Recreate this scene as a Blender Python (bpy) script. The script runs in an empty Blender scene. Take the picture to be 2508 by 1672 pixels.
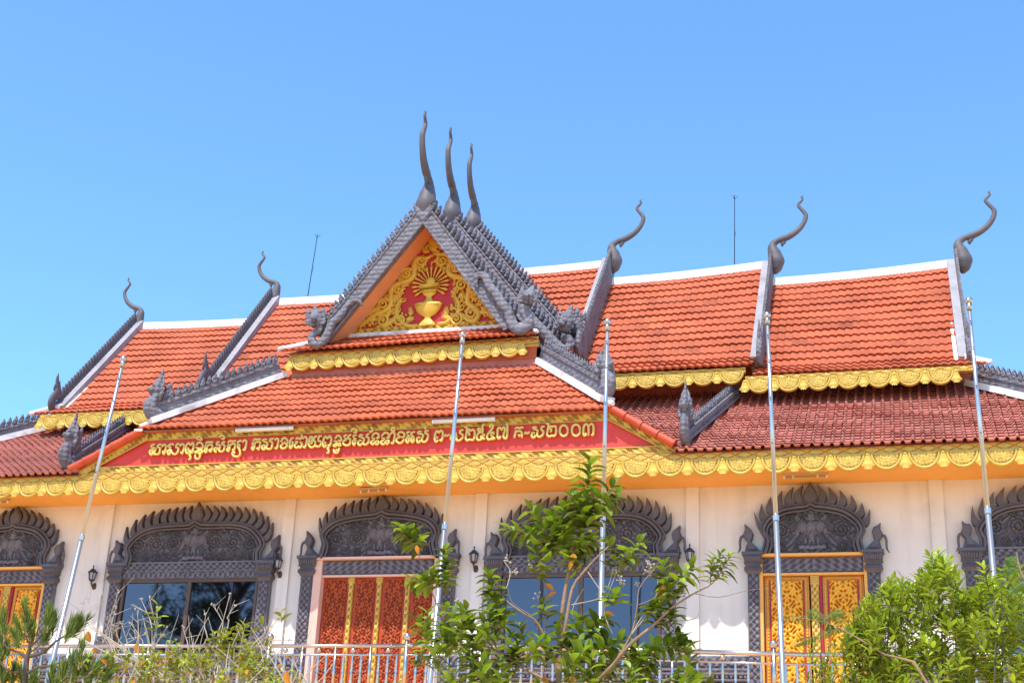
import bpy, math, random
import numpy as np
from mathutils import Vector, Matrix
random.seed(7); R=random.random
C=bpy.context.scene
Z0=9.6                       # height of the soffit above the ground; all heights below are measured from it
PI=math.pi
# ------------------------------------------------------------------ camera, sky, sun, exposure
cd=bpy.data.cameras.new('camera'); cam=bpy.data.objects.new('camera',cd); C.collection.objects.link(cam); C.camera=cam
CAM=Vector((11.0331,-28.2509,-8.0354+Z0))
yaw,pit,rol=.2873,.3719,.0481
fw=Vector((-math.sin(yaw)*math.cos(pit),math.cos(yaw)*math.cos(pit),math.sin(pit)))
rt=Vector((math.cos(yaw),math.sin(yaw),0)); up=rt.cross(fw)
r2=math.cos(rol)*rt+math.sin(rol)*up; u2=-math.sin(rol)*rt+math.cos(rol)*up
cam.matrix_world=Matrix(((r2.x,u2.x,-fw.x,CAM.x),(r2.y,u2.y,-fw.y,CAM.y),(r2.z,u2.z,-fw.z,CAM.z),(0,0,0,1)))
cd.sensor_width=36; cd.lens=36*3508.8/2508; cd.clip_end=3000; cd.clip_start=.1
SE,SA=math.radians(62.3),math.radians(13)      # sun elevation; azimuth to the left of the facade's normal
sd=Vector((-math.sin(SA)*math.cos(SE),-math.cos(SA)*math.cos(SE),math.sin(SE)))
w=bpy.data.worlds.new('World'); C.world=w; w.use_nodes=True
nt=w.node_tree; sky=nt.nodes.new('ShaderNodeTexSky'); sky.sky_type='NISHITA'; sky.sun_disc=False
sky.sun_elevation=SE; sky.sun_rotation=math.atan2(sd.x,sd.y); sky.altitude=0; sky.air_density=.95; sky.dust_density=0; sky.ozone_density=8
bg=nt.nodes['Background']; bg.inputs['Strength'].default_value=.15
tn=nt.nodes.new('ShaderNodeMix'); tn.data_type='RGBA'; tn.blend_type='MULTIPLY'; tn.inputs[0].default_value=1; tn.inputs[7].default_value=(.84,1.0,1.0,1)
nt.links.new(sky.outputs['Color'],tn.inputs[6]); nt.links.new(tn.outputs[2],bg.inputs['Color'])
sl=bpy.data.lights.new('sun','SUN'); sl.energy=2.55; sl.angle=math.radians(.5); sl.color=(1,.95,.87)
so=bpy.data.objects.new('sun',sl); C.collection.objects.link(so); so.rotation_euler=sd.to_track_quat('Z','Y').to_euler(); so.location=(0,-30,40)
C.view_settings.view_transform='Standard'; C.view_settings.look='None'; C.view_settings.exposure=1.22; C.view_settings.gamma=1
C.cycles.max_bounces=8; C.cycles.diffuse_bounces=5; C.cycles.glossy_bounces=4
# ------------------------------------------------------------------ materials
def mat(name,col,rough=.7,streak=0,metal=0,vary=.15,vscale=3,bump=0,bscale=30,col2=None,attr=None,spec=.4,stain=0,stcol=(.12,.1,.09),trans=0,bump2=None,tint=0,bdist=.02):
    m=bpy.data.materials.new(name); m.use_nodes=True; n=m.node_tree; b=n.nodes['Principled BSDF']; L=n.links.new
    b.inputs['Roughness'].default_value=rough; b.inputs['Metallic'].default_value=metal; b.inputs['Specular IOR Level'].default_value=spec
    tc=n.nodes.new('ShaderNodeTexCoord'); geo=n.nodes.new('ShaderNodeNewGeometry'); P=geo.outputs['Position']
    def mix(a,bb,f,mode='MIX'):
        x=n.nodes.new('ShaderNodeMix'); x.data_type='RGBA'; x.blend_type=mode
        for s,v in ((6,a),(7,bb)):
            if isinstance(v,tuple): x.inputs[s].default_value=(*v,1)
            else: L(v,x.inputs[s])
        if isinstance(f,(int,float)): x.inputs[0].default_value=f
        else: L(f,x.inputs[0])
        return x.outputs[2]
    def noise(sc,det=4,dist=0):
        t=n.nodes.new('ShaderNodeTexNoise'); t.inputs['Scale'].default_value=sc; t.inputs['Detail'].default_value=det; t.inputs['Distortion'].default_value=dist; L(P,t.inputs['Vector']); return t.outputs['Fac']
    def ramp(v,a,bb):
        r=n.nodes.new('ShaderNodeMapRange'); r.inputs['From Min'].default_value=a; r.inputs['From Max'].default_value=bb; L(v,r.inputs['Value']); return r.outputs[0]
    c=col
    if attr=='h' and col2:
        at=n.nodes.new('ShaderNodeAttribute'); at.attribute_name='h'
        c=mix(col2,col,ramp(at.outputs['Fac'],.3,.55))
    if tint:
        at=n.nodes.new('ShaderNodeAttribute'); at.attribute_name='h'
        c=mix(tuple(min(1,x*(1-tint)) for x in col),tuple(min(1,x*(1+tint)) for x in (col[0]*1.02,col[1]*1.12,col[2]*1.1)),at.outputs['Fac'])
    d=tuple(x*(1-vary) for x in ((1,1,1))); u=tuple(1+vary*.6 for x in (1,1,1))
    c=mix(c,mix(d,u,ramp(noise(vscale),.3,.7)),1.0,'MULTIPLY')
    if stain: c=mix(c,stcol,mix((0,0,0),(stain,)*3,ramp(noise(1.7,8,.6),.55,.72)))
    if streak:
        mp=n.nodes.new('ShaderNodeMapping'); mp.inputs['Scale'].default_value=(5,5,.5); L(P,mp.inputs['Vector']); t=n.nodes.new('ShaderNodeTexNoise'); t.inputs['Scale'].default_value=1.0; t.inputs['Detail'].default_value=6; L(mp.outputs[0],t.inputs['Vector'])
        c=mix(c,stcol,mix((0,0,0),(streak,)*3,ramp(t.outputs['Fac'],.5,.75)))
    if isinstance(c,tuple): b.inputs['Base Color'].default_value=(*c,1)
    else: L(c,b.inputs['Base Color'])
    if bump:
        if bump2=='carve':
            v=n.nodes.new('ShaderNodeTexVoronoi'); v.inputs['Scale'].default_value=bscale; L(P,v.inputs['Vector']); h=v.outputs['Distance']
        elif bump2=='scales':
            v=n.nodes.new('ShaderNodeTexVoronoi'); v.inputs['Scale'].default_value=bscale; v.inputs['Randomness'].default_value=.35; L(P,v.inputs['Vector']); h=v.outputs['Distance']
        else: h=noise(bscale,6)
        bp=n.nodes.new('ShaderNodeBump'); bp.inputs['Strength'].default_value=bump; bp.inputs['Distance'].default_value=bdist; L(h,bp.inputs['Height'])
        if bump2: bp.invert=True
        L(bp.outputs[0],b.inputs['Normal'])
    if trans:
        b.inputs['Transmission Weight'].default_value=0
        tr=n.nodes.new('ShaderNodeBsdfTranslucent'); ms=n.nodes.new('ShaderNodeMixShader'); ms.inputs[0].default_value=trans
        if isinstance(c,tuple): tr.inputs[0].default_value=(*c,1)
        else: L(mix(c,(1.0,1.0,.45),1.0,'MULTIPLY'),tr.inputs[0])
        out=n.nodes['Material Output']; L(b.outputs[0],ms.inputs[1]); L(tr.outputs[0],ms.inputs[2]); L(ms.outputs[0],out.inputs[0])
    return m
M=dict(
 tile=mat('orange_clay_tile',(.48,.10,.038),.75,vary=.22,vscale=1.3,bump=.25,bscale=60,tint=.26,stain=.28,stcol=(.30,.07,.035),streak=.28),
 tile2=mat('pink_clay_tile',(.46,.15,.11),.8,vary=.2,vscale=1.1,bump=.2,bscale=60,tint=.12,stain=.3,stcol=(.27,.075,.05)),
 halfround=mat('terracotta_cap_tile',(.56,.085,.035),.55,vary=.12,bump=.15,bscale=40,stain=.3,stcol=(.35,.12,.07)),
 plaster=mat('white_plaster',(.82,.79,.76),.85,vary=.06,vscale=2,bump=.35,bscale=25,stain=.8,stcol=(.33,.29,.27),streak=.35),
 wall=mat('white_wall',(.74,.68,.61),.85,vary=.04,vscale=1.2,bump=.10,bscale=35,stain=.22,stcol=(.47,.40,.33),streak=.30),
 soffit=mat('orange_soffit',(.86,.43,.10),.8,vary=.05,vscale=1.2,stain=.25,stcol=(.62,.27,.07)),
 orange=mat('orange_plaster',(.82,.38,.18),.75,vary=.08,vscale=1.5,stain=.2,stcol=(.6,.25,.1)),
 pink=mat('pink_reveal',(.78,.48,.38),.8,vary=.06),
 red=mat('red_paint',(.70,.055,.04),.6,vary=.07,vscale=1.6,stain=.12,stcol=(.5,.04,.03)),
 gold=mat('gold_paint',(.70,.43,.045),.42,metal=.1,vary=.12,vscale=5,bump=.35,bscale=45,spec=.5),
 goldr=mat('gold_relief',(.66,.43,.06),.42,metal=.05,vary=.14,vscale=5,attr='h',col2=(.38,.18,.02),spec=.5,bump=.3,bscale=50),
 goldred=mat('gold_on_red_lattice',(.60,.37,.05),.45,metal=.1,vary=.12,vscale=5,attr='h',col2=(.42,.05,.02),spec=.5),
 golddoor=mat('gold_on_crimson_door',(.80,.40,.025),.45,metal=.1,vary=.12,vscale=5,attr='h',col2=(.50,.13,.015),spec=.5),
 tympred=mat('deep_red_ground',(.52,.03,.026),.6,vary=.08),
 letter=mat('pale_gold_letters',(.74,.55,.14),.45,vary=.06),
 batten=mat('bounce_tinted_batten',(.50,.34,.18),.6,vary=.06),  # soffit tube lights only; orange bounce light is painted into this colour
 doorgold=mat('orange_gold_door',(.62,.24,.02),.5,vary=.1),
 crimson=mat('crimson_paint',(.42,.012,.045),.5,vary=.1),
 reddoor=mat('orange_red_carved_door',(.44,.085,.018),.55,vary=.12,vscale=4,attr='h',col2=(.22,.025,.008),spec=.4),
 redframe=mat('orange_red_door_frame',(.50,.06,.014),.5,vary=.1),
 grey=mat('grey_cement_carving',(.165,.148,.17),.75,vary=.2,vscale=3,bump=1.0,bscale=13,bump2='carve',bdist=.04,stain=.6,stcol=(.07,.065,.065),streak=.5),
 scales=mat('grey_naga_scales',(.185,.168,.188),.7,vary=.18,vscale=3,bump=1.0,bscale=8.5,bump2='scales',bdist=.05,stain=.55,stcol=(.08,.072,.075),streak=.45),
 horn=mat('grey_horn',(.115,.098,.105),.6,vary=.25,vscale=2,bump=.15,bscale=20,stain=.35,stcol=(.09,.07,.075)),
 barge=mat('pale_grey_board',(.36,.33,.345),.8,vary=.12,vscale=3,bump=.3,bscale=20,stain=.5,stcol=(.20,.18,.18),streak=.4),
 dark=mat('charcoal_carving',(.115,.103,.118),.6,vary=.22,vscale=3,bump=.5,bscale=40,attr=None,spec=.35),
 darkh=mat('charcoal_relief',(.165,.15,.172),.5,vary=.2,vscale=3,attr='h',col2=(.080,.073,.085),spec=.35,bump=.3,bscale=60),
 frame=mat('bronze_window_frame',(.12,.07,.05),.45,metal=.3,vary=.1),
 glass=mat('mirrored_tinted_glass',(.12,.098,.105),.03,metal=1,vary=.02,spec=.5),
 steel=mat('stainless_steel',(.56,.50,.45),.30,metal=1,vary=.06,vscale=6),
 pole=mat('galvanised_pole',(.52,.51,.50),.30,metal=.75,vary=.10,vscale=2),
 white=mat('white_enamel',(.85,.83,.80),.5,vary=.04),
 tube=mat('frosted_tube',(.88,.86,.82),.35,vary=.02),
 black=mat('black_metal',(.03,.03,.032),.5,vary=.1),
 lampmetal=mat('aged_lamp_metal',(.10,.075,.055),.5,metal=.4,vary=.2,vscale=20),
 lampglass=mat('grey_lamp_glass',(.35,.37,.40),.15,vary=.05),
 floor=mat('terracotta_bounce_terrace',(.84,.46,.19),.6,vary=.06),  # unseen floor, colour chosen to throw orange bounce on wall and soffit
 ground=mat('warm_bounce_ground',(.72,.46,.22),.95,vary=.15,vscale=.6,bump=.4,bscale=5),  # out of view; bright warm colour set to bounce light up the facade
 bark=mat('tan_bark',(.33,.20,.12),.85,vary=.25,vscale=8,bump=.5,bscale=30),
 twig=mat('pale_dry_twig',(.50,.40,.30),.85,vary=.2,vscale=9),
 darkbark=mat('dark_bark',(.12,.085,.06),.9,vary=.25,vscale=8,bump=.5,bscale=30),
 leaf=mat('broad_green_leaf',(.20,.26,.026),.42,vary=.3,vscale=5,tint=.65,trans=.38,spec=.5),
 leafy=mat('yellow_green_leaf',(.33,.33,.03),.5,vary=.3,vscale=6,tint=.4,trans=.4),
 leafo=mat('orange_dead_leaf',(.62,.24,.02),.6,vary=.2,vscale=6,trans=.3),
 needle=mat('pine_needle',(.13,.17,.02),.5,vary=.3,vscale=6,tint=.7,trans=.3),
 bushleaf=mat('lime_bush_leaf',(.35,.40,.04),.42,vary=.25,vscale=4,tint=.5,trans=.4,spec=.5),
 fern=mat('feathery_green_leaf',(.10,.21,.02),.5,vary=.2,vscale=4,trans=.4),
 bigleaf=mat('deep_green_leaf',(.05,.10,.02),.5,vary=.25,vscale=3,trans=.2),
)
# ------------------------------------------------------------------ mesh helpers
ORG={}
class MB:
    def __init__(s): s.v=[]; s.f=[]; s.h=[]
    def add(s,vs,fs,h=.5):
        b=len(s.v); s.v+=[tuple(p) for p in vs]; s.h+=(h if isinstance(h,list) else [h]*len(vs)); s.f+=[tuple(i+b for i in f) for f in fs]; return s
    def box(s,x0,x1,y0,y1,z0,z1):
        return s.add([(x,y,z) for x in (x0,x1) for y in (y0,y1) for z in (z0,z1)],[(0,1,3,2),(4,6,7,5),(0,4,5,1),(2,3,7,6),(0,2,6,4),(1,5,7,3)])
    def prism(s,poly,y0,y1,plane='xz',bev=0):
        """outline in a plane, given depth; y0 is the front"""
        n=len(poly)
        def P(p,d): return (p[0],d,p[1]) if plane=='xz' else ((d,p[0],p[1]) if plane=='yz' else (p[0],p[1],d))
        if bev:
            cx=sum(p[0] for p in poly)/n; cz=sum(p[1] for p in poly)/n
            inn=[(p[0]+(cx-p[0])*bev,p[1]+(cz-p[1])*bev) for p in poly]
            mid=y0+(y1-y0)*.35
            vs=[P(p,y0) for p in inn]+[P(p,mid) for p in poly]+[P(p,y1) for p in poly]
            fs=[tuple(range(n)),tuple(range(2*n,3*n))[::-1]]+[(i,(i+1)%n,n+(i+1)%n,n+i) for i in range(n)]+[(n+i,n+(i+1)%n,2*n+(i+1)%n,2*n+i) for i in range(n)]
        else:
            vs=[P(p,y0) for p in poly]+[P(p,y1) for p in poly]
            fs=[tuple(range(n)),tuple(range(n,2*n))[::-1]]+[(i,(i+1)%n,n+(i+1)%n,n+i) for i in range(n)]
        return s.add(vs,fs)
    def tube(s,path,rad,seg=8,nref=None,flat=1.0,cap=True,sub=0):
        """tapered tube; flat scales the radius along nref"""
        pts=[Vector(p) for p in path]; rr=list(rad) if hasattr(rad,'__len__') else [rad]*len(pts)
        if sub:
            q=[];r=[]
            n=len(pts)
            for i in range(n-1):
                p0,p1,p2,p3=pts[max(i-1,0)],pts[i],pts[i+1],pts[min(i+2,n-1)]
                for k in range(sub):
                    t=k/sub; t2=t*t; t3=t2*t
                    q.append(.5*((2*p1)+(p2-p0)*t+(2*p0-5*p1+4*p2-p3)*t2+(3*p1-p0-3*p2+p3)*t3)); r.append(rr[i]+(rr[i+1]-rr[i])*(t*t*(3-2*t)))
            q.append(pts[-1]); r.append(rr[-1]); pts=q; rr=r
        n=len(pts); vs=[]
        ref=Vector(nref) if nref else None; prev=None
        for i,p in enumerate(pts):
            t=(pts[min(i+1,n-1)]-pts[max(i-1,0)]); t=t.normalized() if t.length>1e-9 else Vector((0,0,1))
            if ref is not None: b=ref-t*ref.dot(t)
            else: b=(prev if prev is not None else (Vector((1,0,0)) if abs(t.x)<.8 else Vector((0,1,0)))); b=b-t*b.dot(t)
            b.normalize(); prev=b; a=t.cross(b)
            for k in range(seg):
                an=2*PI*k/seg; vs.append(p+a*math.cos(an)*rr[i]+b*math.sin(an)*rr[i]*flat)
        fs=[(i*seg+k,i*seg+(k+1)%seg,(i+1)*seg+(k+1)%seg,(i+1)*seg+k) for i in range(n-1) for k in range(seg)]
        if cap: fs+=[tuple(range(seg))[::-1],tuple(range((n-1)*seg,n*seg))]
        return s.add(vs,fs)
    def lathe(s,prof,c,seg=16,yflat=1.0,a0=0,a1=2*PI):
        full=abs(a1-a0-2*PI)<1e-6; m=seg if full else seg+1; vs=[]
        for r,z in prof:
            for k in range(m):
                a=a0+(a1-a0)*k/seg; vs.append((c[0]+r*math.cos(a),c[1]+r*math.sin(a)*yflat,c[2]+z))
        fs=[]
        for i in range(len(prof)-1):
            for k in range(seg):
                k2=(k+1)%m; fs.append((i*m+k,i*m+k2,(i+1)*m+k2,(i+1)*m+k))
        return s.add(vs,fs)
    def ball(s,c,r,seg=10,sy=1,sz=1):
        return s.lathe([(r*math.sin(PI*i/8)+1e-5,-r*sz*math.cos(PI*i/8)) for i in range(9)],c,seg,sy)
    def grid(s,x0,x1,zb,zt,y,hf,nx,nz,depth=.03):
        """carved panel facing the viewer; hf(x,z arrays)->0..1 relief"""
        X=np.linspace(x0,x1,nx+1); V=np.linspace(0,1,nz+1)
        zb_=np.array([zb(x) if callable(zb) else zb for x in X]); zt_=np.array([zt(x) if callable(zt) else zt for x in X])
        XX=np.repeat(X[:,None],nz+1,1); ZZ=zb_[:,None]+(zt_-zb_)[:,None]*V[None,:]
        H=np.clip(hf(XX,ZZ),0,1); Y=y-depth*H
        b=len(s.v); s.v+=list(zip(XX.ravel().tolist(),Y.ravel().tolist(),ZZ.ravel().tolist())); s.h+=H.ravel().tolist(); m=nz+1
        s.f+=[(b+i*m+j,b+(i+1)*m+j,b+(i+1)*m+j+1,b+i*m+j+1) for i in range(nx) for j in range(nz)]
        return s
    def build(s,name,m,parent=None,smooth=False,label=None,category=None,group=None,kind=None,origin=None):
        me=bpy.data.meshes.new(name)
        if parent is not None: o0=ORG[parent]
        elif origin is not None: o0=Vector(origin)
        elif kind=='structure': o0=Vector((0,0,-Z0))
        else:
            xs=[p[0] for p in s.v]; ys=[p[1] for p in s.v]; zs=[p[2] for p in s.v]
            o0=Vector(((min(xs)+max(xs))/2,(min(ys)+max(ys))/2,min(zs)))
        me.from_pydata([(p[0]-o0.x,p[1]-o0.y,p[2]-o0.z) for p in s.v],[],s.f)
        a=me.attributes.new('h','FLOAT','POINT'); a.data.foreach_set('value',s.h)
        me.materials.append(M[m]); 
        if smooth: me.polygons.foreach_set('use_smooth',[True]*len(me.polygons))
        me.update()
        o=bpy.data.objects.new(name,me); C.collection.objects.link(o)
        if parent is not None: o.parent=parent; ORG[o]=o0
        else: o.location=(o0.x,o0.y,o0.z+Z0); ORG[o]=o0
        for k,vv in (('label',label),('category',category),('group',group),('kind',kind)):
            if vv: o[k]=vv
        return o
def thing(name,label,cat,loc,group=None):
    o=bpy.data.objects.new(name,None); C.collection.objects.link(o); o.location=(loc[0],loc[1],loc[2]+Z0); ORG[o]=Vector(loc)
    o['label']=label; o['category']=cat
    if group: o['group']=group
    return o
def lerp(a,b,t): return a+(b-a)*t
# ------------------------------------------------------------------ relief patterns (numpy)
def foliage(X,Z,k=26.,ph=0.):
    a=np.sin(k*X+2.1*np.sin(k*.63*Z+ph))*np.cos(k*Z+1.7*np.sin(k*.71*X+ph))
    b=np.sin(k*1.9*(X+Z)+1.3*np.sin(k*Z))*.35
    return .5+.5*np.tanh(1.6*(a+b))
def spiral(X,Z,cx,cz,r,turn=1,pitch=None):
    dx=X-cx; dz=Z-cz; d=np.hypot(dx,dz); th=np.arctan2(dz,dx)*turn; pitch=pitch or r*.42
    h=.5+.5*np.cos(2*PI*d/pitch-th); return np.where(d<r*.14,1,h), d<r
def frame_shape(pts,X):
    xs=[p[0] for p in pts]; return np.interp(X,xs,[p[1] for p in pts])
# ------------------------------------------------------------------ tiled roof
def prof_pt(prof,s):
    for (a,b) in zip(prof[:-1],prof[1:]):
        l=math.hypot(b[0]-a[0],b[1]-a[1])
        if s<=l or b is prof[-1]:
            t=s/l; d=((b[0]-a[0])/l,(b[1]-a[1])/l)
            return a[0]+(b[0]-a[0])*t,a[1]+(b[1]-a[1])*t,d
        s-=l
def prof_len(prof): return sum(math.hypot(b[0]-a[0],b[1]-a[1]) for a,b in zip(prof[:-1],prof[1:]))
def tile_roof(name,prof,xl,xr,e,wv,amp,lip,m,parent,zoff=None,shape='s',T=None,seg=6,flip=False):
    mb=MB(); S=prof_len(prof); n=max(1,round(S/e)); e=S/n
    T=T or (lambda a,y,z:(a,y,z)); zoff=zoff or (lambda x,f:0)
    dx=wv/seg
    for c in range(n):
        s0=c*e; s1=min(S,(c+1)*e+.04); y0,z0,d0=prof_pt(prof,s0+1e-6); y1,z1,d1=prof_pt(prof,s1-1e-6)
        nn=(-d0[1],d0[0]); n1=(-d1[1],d1[0])
        a0,b0=xl(s0/S),xr(s0/S); a1,b1=xl(s1/S),xr(s1/S)
        lo,hi=min(a0,a1),max(b0,b1); i0=math.floor(lo/dx); i1=math.ceil(hi/dx)
        shift=random.uniform(-.03,.03)*wv; lj=[random.uniform(-.006,.006) for _ in range(400)]
        base=len(mb.v); cnt=0; prevt=None; tr={}
        for i in range(i0,i1+1):
            x=i*dx; ph=2*PI*x/wv
            if shape=='s': wz=amp*(math.sin(ph)+.3*math.sin(2*ph+.5))
            else: wz=amp*(2*max(0,math.sin(ph))**.8-.7)
            ti=int(math.floor((x+ (wv if c%2 else 0))/(2*wv) if shape=='s' else x/wv))
            if ti not in tr: tr[ti]=(R() if R()<.10 else random.uniform(.38,.66))
            lf=lip+lj[ti%400]
            xa=min(max(x+shift,a0),b0); xb=min(max(x+shift,a1),b1)
            wob=.008*math.sin(x*.9+c*1.7)+.006*math.sin(x*2.3+c*.8); za=zoff(xa,s0/S)+wob; zb=zoff(xb,s1/S)
            hb=wz+lf; ht=wz+.006
            P0=T(xa,y0+nn[0]*(hb-lip*1.1)+d0[0]*.03,z0+nn[1]*(hb-lip*1.1)+d0[1]*.03+za)
            P1=T(xa,y0+nn[0]*hb,z0+nn[1]*hb+za); P2=T(xb,y1+n1[0]*ht,z1+n1[1]*ht+zb)
            mb.v+=[P0,P1,P2]; mb.h+=[tr[ti]]*3
            if cnt:
                b=base+cnt*3
                if flip: mb.f+=[(b-3,b-2,b+1,b),(b-2,b-1,b+2,b+1)]
                else: mb.f+=[(b-3,b,b+1,b-2),(b-2,b+1,b+2,b-1)]
            cnt+=1
    return mb.build(name,m,parent)
def leafpoly(w,h,lean=0,n=5):
    """pointed flame outline from base centre (0,0) up, leaning sideways"""
    L=[];Rr=[]
    for i in range(n+1):
        t=i/n; ww=w*.5*(math.sin(PI*min(1,(t*.85+.22)))**.8)*(1 if t<.95 else .0); cx=lean*t*t*h
        if i==n: L.append((cx,h)); break
        L.append((cx-ww,t*h)); Rr.append((cx+ww,t*h))
    return Rr+[L[-1]]+L[:-1][::-1]
# ================================================================== the setting
g=MB(); 
g.add([(-400,-400,-Z0),(400,-400,-Z0),(400,600,-Z0),(-400,600,-Z0)],[(0,1,2,3)]); g.build('ground','ground',kind='structure')
# ================================================================== the temple
T=thing('temple_hall','long white temple hall with stepped orange roofs and a red sign below its gable','temple',(1.5,4.5,-Z0))
XL,XR=-13.4,16.3
mb=MB(); mb.box(XL-1,XR+1,-4.0,12,-Z0+.02,-4.6); mb.build('podium','floor',T)  # unseen front edge carried forward for more sunlit bounce
OPEN=[(-9.05,.97,-1.82,-4.6),(-4.42,1.64,-1.76,-3.42),(0,1.27,-1.70,-4.6),(4.42,1.64,-1.76,-3.42),(9.05,.97,-1.82,-4.6),(13.85,1.64,-1.76,-3.42)]
mb=MB(); x=XL
for c,hw,zt,zb in OPEN:
    mb.box(x,c-hw,0,.3,-4.6,.3); mb.box(c-hw,c+hw,0,.3,zt,.3)
    if zb>-4.5: mb.box(c-hw,c+hw,0,.3,-4.6,zb)
    x=c+hw
mb.box(x,XR,0,.3,-4.6,.3); mb.box(XL+.7,XR-1.2,9.3,9.5,-4.6,.3); mb.box(XL+.7,XL+1,.3,9.3,-4.6,.3); mb.box(XR-1.5,XR-1.2,.3,9.3,-4.6,.3)
mb.build('wall','wall',T)
for c in (-11.5,-6.69,-2.2,2.2,6.69,11.45):
    mb=MB(); mb.box(c-.13,c+.13,-.07,-.002,-4.6,-.004); mb.build('pilaster','wall',T)
mb=MB(); mb.box(XL-.5,XR+.5,-1.30,-.003,0,.06); mb.build('soffit','soffit',T)
# -------- gilded eaves bands
def lattice(p,zc,hh):
    def f(X,Z):
        u=X/p; v=(Z-zc)/(2*hh)
        d=np.minimum(np.abs((u+v)%1-.5),np.abs((u-v)%1-.5)); line=np.clip(d/.09,0,1)
        a=((u+v)%1); b=((u-v)%1); r=np.hypot(np.minimum(a,1-a),np.minimum(b,1-b))
        return np.where(r<.16,1,.82)*line
    return f
def band(x0,x1,y,zt,zm,zb,pitch,off=0,z2=None,par=None,skip=None):
    """lattice strip above a row of half-disc lobes with bell pendants; z2 lifts the right end"""
    z2=z2 or 0; dz=lambda x: z2*(x-x0)/(x1-x0)
    mb=MB(); mb.box(x0,x1,y+.012,y+.10,zm-.02,zt)
    n=int((x1-x0)/.02)
    mb.grid(x0,x1,lambda x:zm+dz(x),lambda x:zt+dz(x),y,lattice(pitch/2,(zm+zt)/2,(zt-zm)/2),n,10,.02)
    mb.grid(x0,x1,lambda x:zm-.012+dz(x),lambda x:zm+.012+dz(x),y-.02,lambda X,Z:X*0+.9,40,1,.015)
    o=mb.build('lattice_strip','goldred',par)
    mb=MB(); k0=math.ceil((x0-off)/pitch-.02); rz=zm-zb
    xs=[]; k=k0
    while off+k*pitch<=x1+.02: xs.append(off+k*pitch); k+=1
    A,Rn=30,15
    def lobe(cx):
        z0=zm-.01+dz(cx); rx=pitch*.435; vs=[];hs=[]
        for i in range(Rn+1):
            r=i/Rn
            for j in range(A+1):
                a=PI+PI*j/A; X=rx*r*math.cos(a); Z=rz*r*math.sin(a)
                if r>.83: q=(r-.83)/.17; h=.75*math.sin(PI*min(1,q*1.02))**.6+.25*(1-q) ; hh=.95
                elif r>.78: h=.0; hh=.15
                else:
                    q=float(foliage(np.array(X+cx*0),np.array(Z),62 if pitch>.65 else 66,1.2)); dsp=.35+.5*q; h=dsp*.75; hh=.25+.75*q
                vs.append((cx+X,y-.012-.048*h,z0+Z)); hs.append(hh)
        m=A+1
        mb.add(vs,[(i*m+j,(i+1)*m+j,(i+1)*m+j+1,i*m+j+1) for i in range(Rn) for j in range(A)],hs)
        mb.add([(cx+rx*math.cos(PI+PI*j/A),y-.02,z0+rz*math.sin(PI+PI*j/A)) for j in range(A+1)]+[(cx+rx*.97*math.cos(PI+PI*j/A),y+.05,z0+rz*.97*math.sin(PI+PI*j/A)) for j in range(A+1)],[(j,m+j,m+j+1,j+1) for j in range(A)],.8)
    def pend(cx):
        z0=zm+dz(cx); hgt=rz*.93; vs=[];hs=[]
        for i in range(9):
            v=i/8; wd=pitch*(.06+.14*v**1.3 if v<.75 else .19-(v-.75)*.40)
            for j in range(7):
                u=j/3-1; h=(1-u*u)*.6+.4*(math.sin(v*20)*.5+.5)*(v>.6)
                vs.append((cx+u*wd,y-.035-.045*h,z0-hgt*v-(.02*(abs(math.cos(u*4.7))) if i==8 else 0))); hs.append(.9 if h>.15 else .5)
        mb.add(vs,[(i*7+j,(i+1)*7+j,(i+1)*7+j+1,i*7+j+1) for i in range(8) for j in range(6)],hs)
        mb.ball((cx,y-.04,z0-.02),.035,6)
    for cx in xs:
        if cx-pitch*.4>x0-.08 and cx+pitch*.4<x1+.12: lobe(cx)
        if cx+pitch/2<x1 and cx+pitch/2>x0-.02: pend(cx+pitch/2)
    if xs and xs[0]-pitch/2>x0-.02: pend(xs[0]-pitch/2)
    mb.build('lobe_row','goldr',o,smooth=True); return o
band(XL-.6,XR+.4,-1.33,.335,.175,-.145,.687,off=.27,par=T)
# -------- lower main roof
hl=lambda s:-13.2+3.71*s
hr=lambda s:15.65-3.71*s
PL=[(-1.47,.34),(2.50,2.94)]
tile_roof('lower_roof',PL,hl,lambda s:lerp(-6.86,-2.7,s),.187,.187,.032,.042,'tile2',T,shape='c',seg=6)
tile_roof('lower_roof',PL,lambda s:lerp(6.60,2.8,s),hr,.187,.187,.032,.042,'tile2',T,shape='c',seg=6)
mb=MB(); mb.add([(-13.2,-1.40,.30),(-6.75,-1.40,.30),(-3.1,1.95,2.52),(-10,1.95,2.52),(6.5,-1.40,.30),(15.6,-1.40,.30),(12.45,1.95,2.52),(3.2,1.95,2.52),(-6.75,-1.19,.42),(6.5,-1.19,.42)],[(0,1,2,3),(4,5,6,7),(8,9,7,2)])   # deck under the tiles
mb.add([(15.65,-1.4,.34),(15.65,10.8,.34),(12.45,7.5,2.58),(12.45,1.95,2.58)],[(0,1,2,3)]); mb.add([(-13.2,-1.4,.34),(-13.2,10.8,.34),(-10,7.5,2.58),(-10,1.95,2.58)],[(0,3,2,1)])
mb.add([(-13.2,10.8,.34),(15.65,10.8,.34),(12.45,7.5,2.58),(-10,7.5,2.58)],[(0,1,2,3)])
mb.build('roof_deck','tile2',T)
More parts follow.
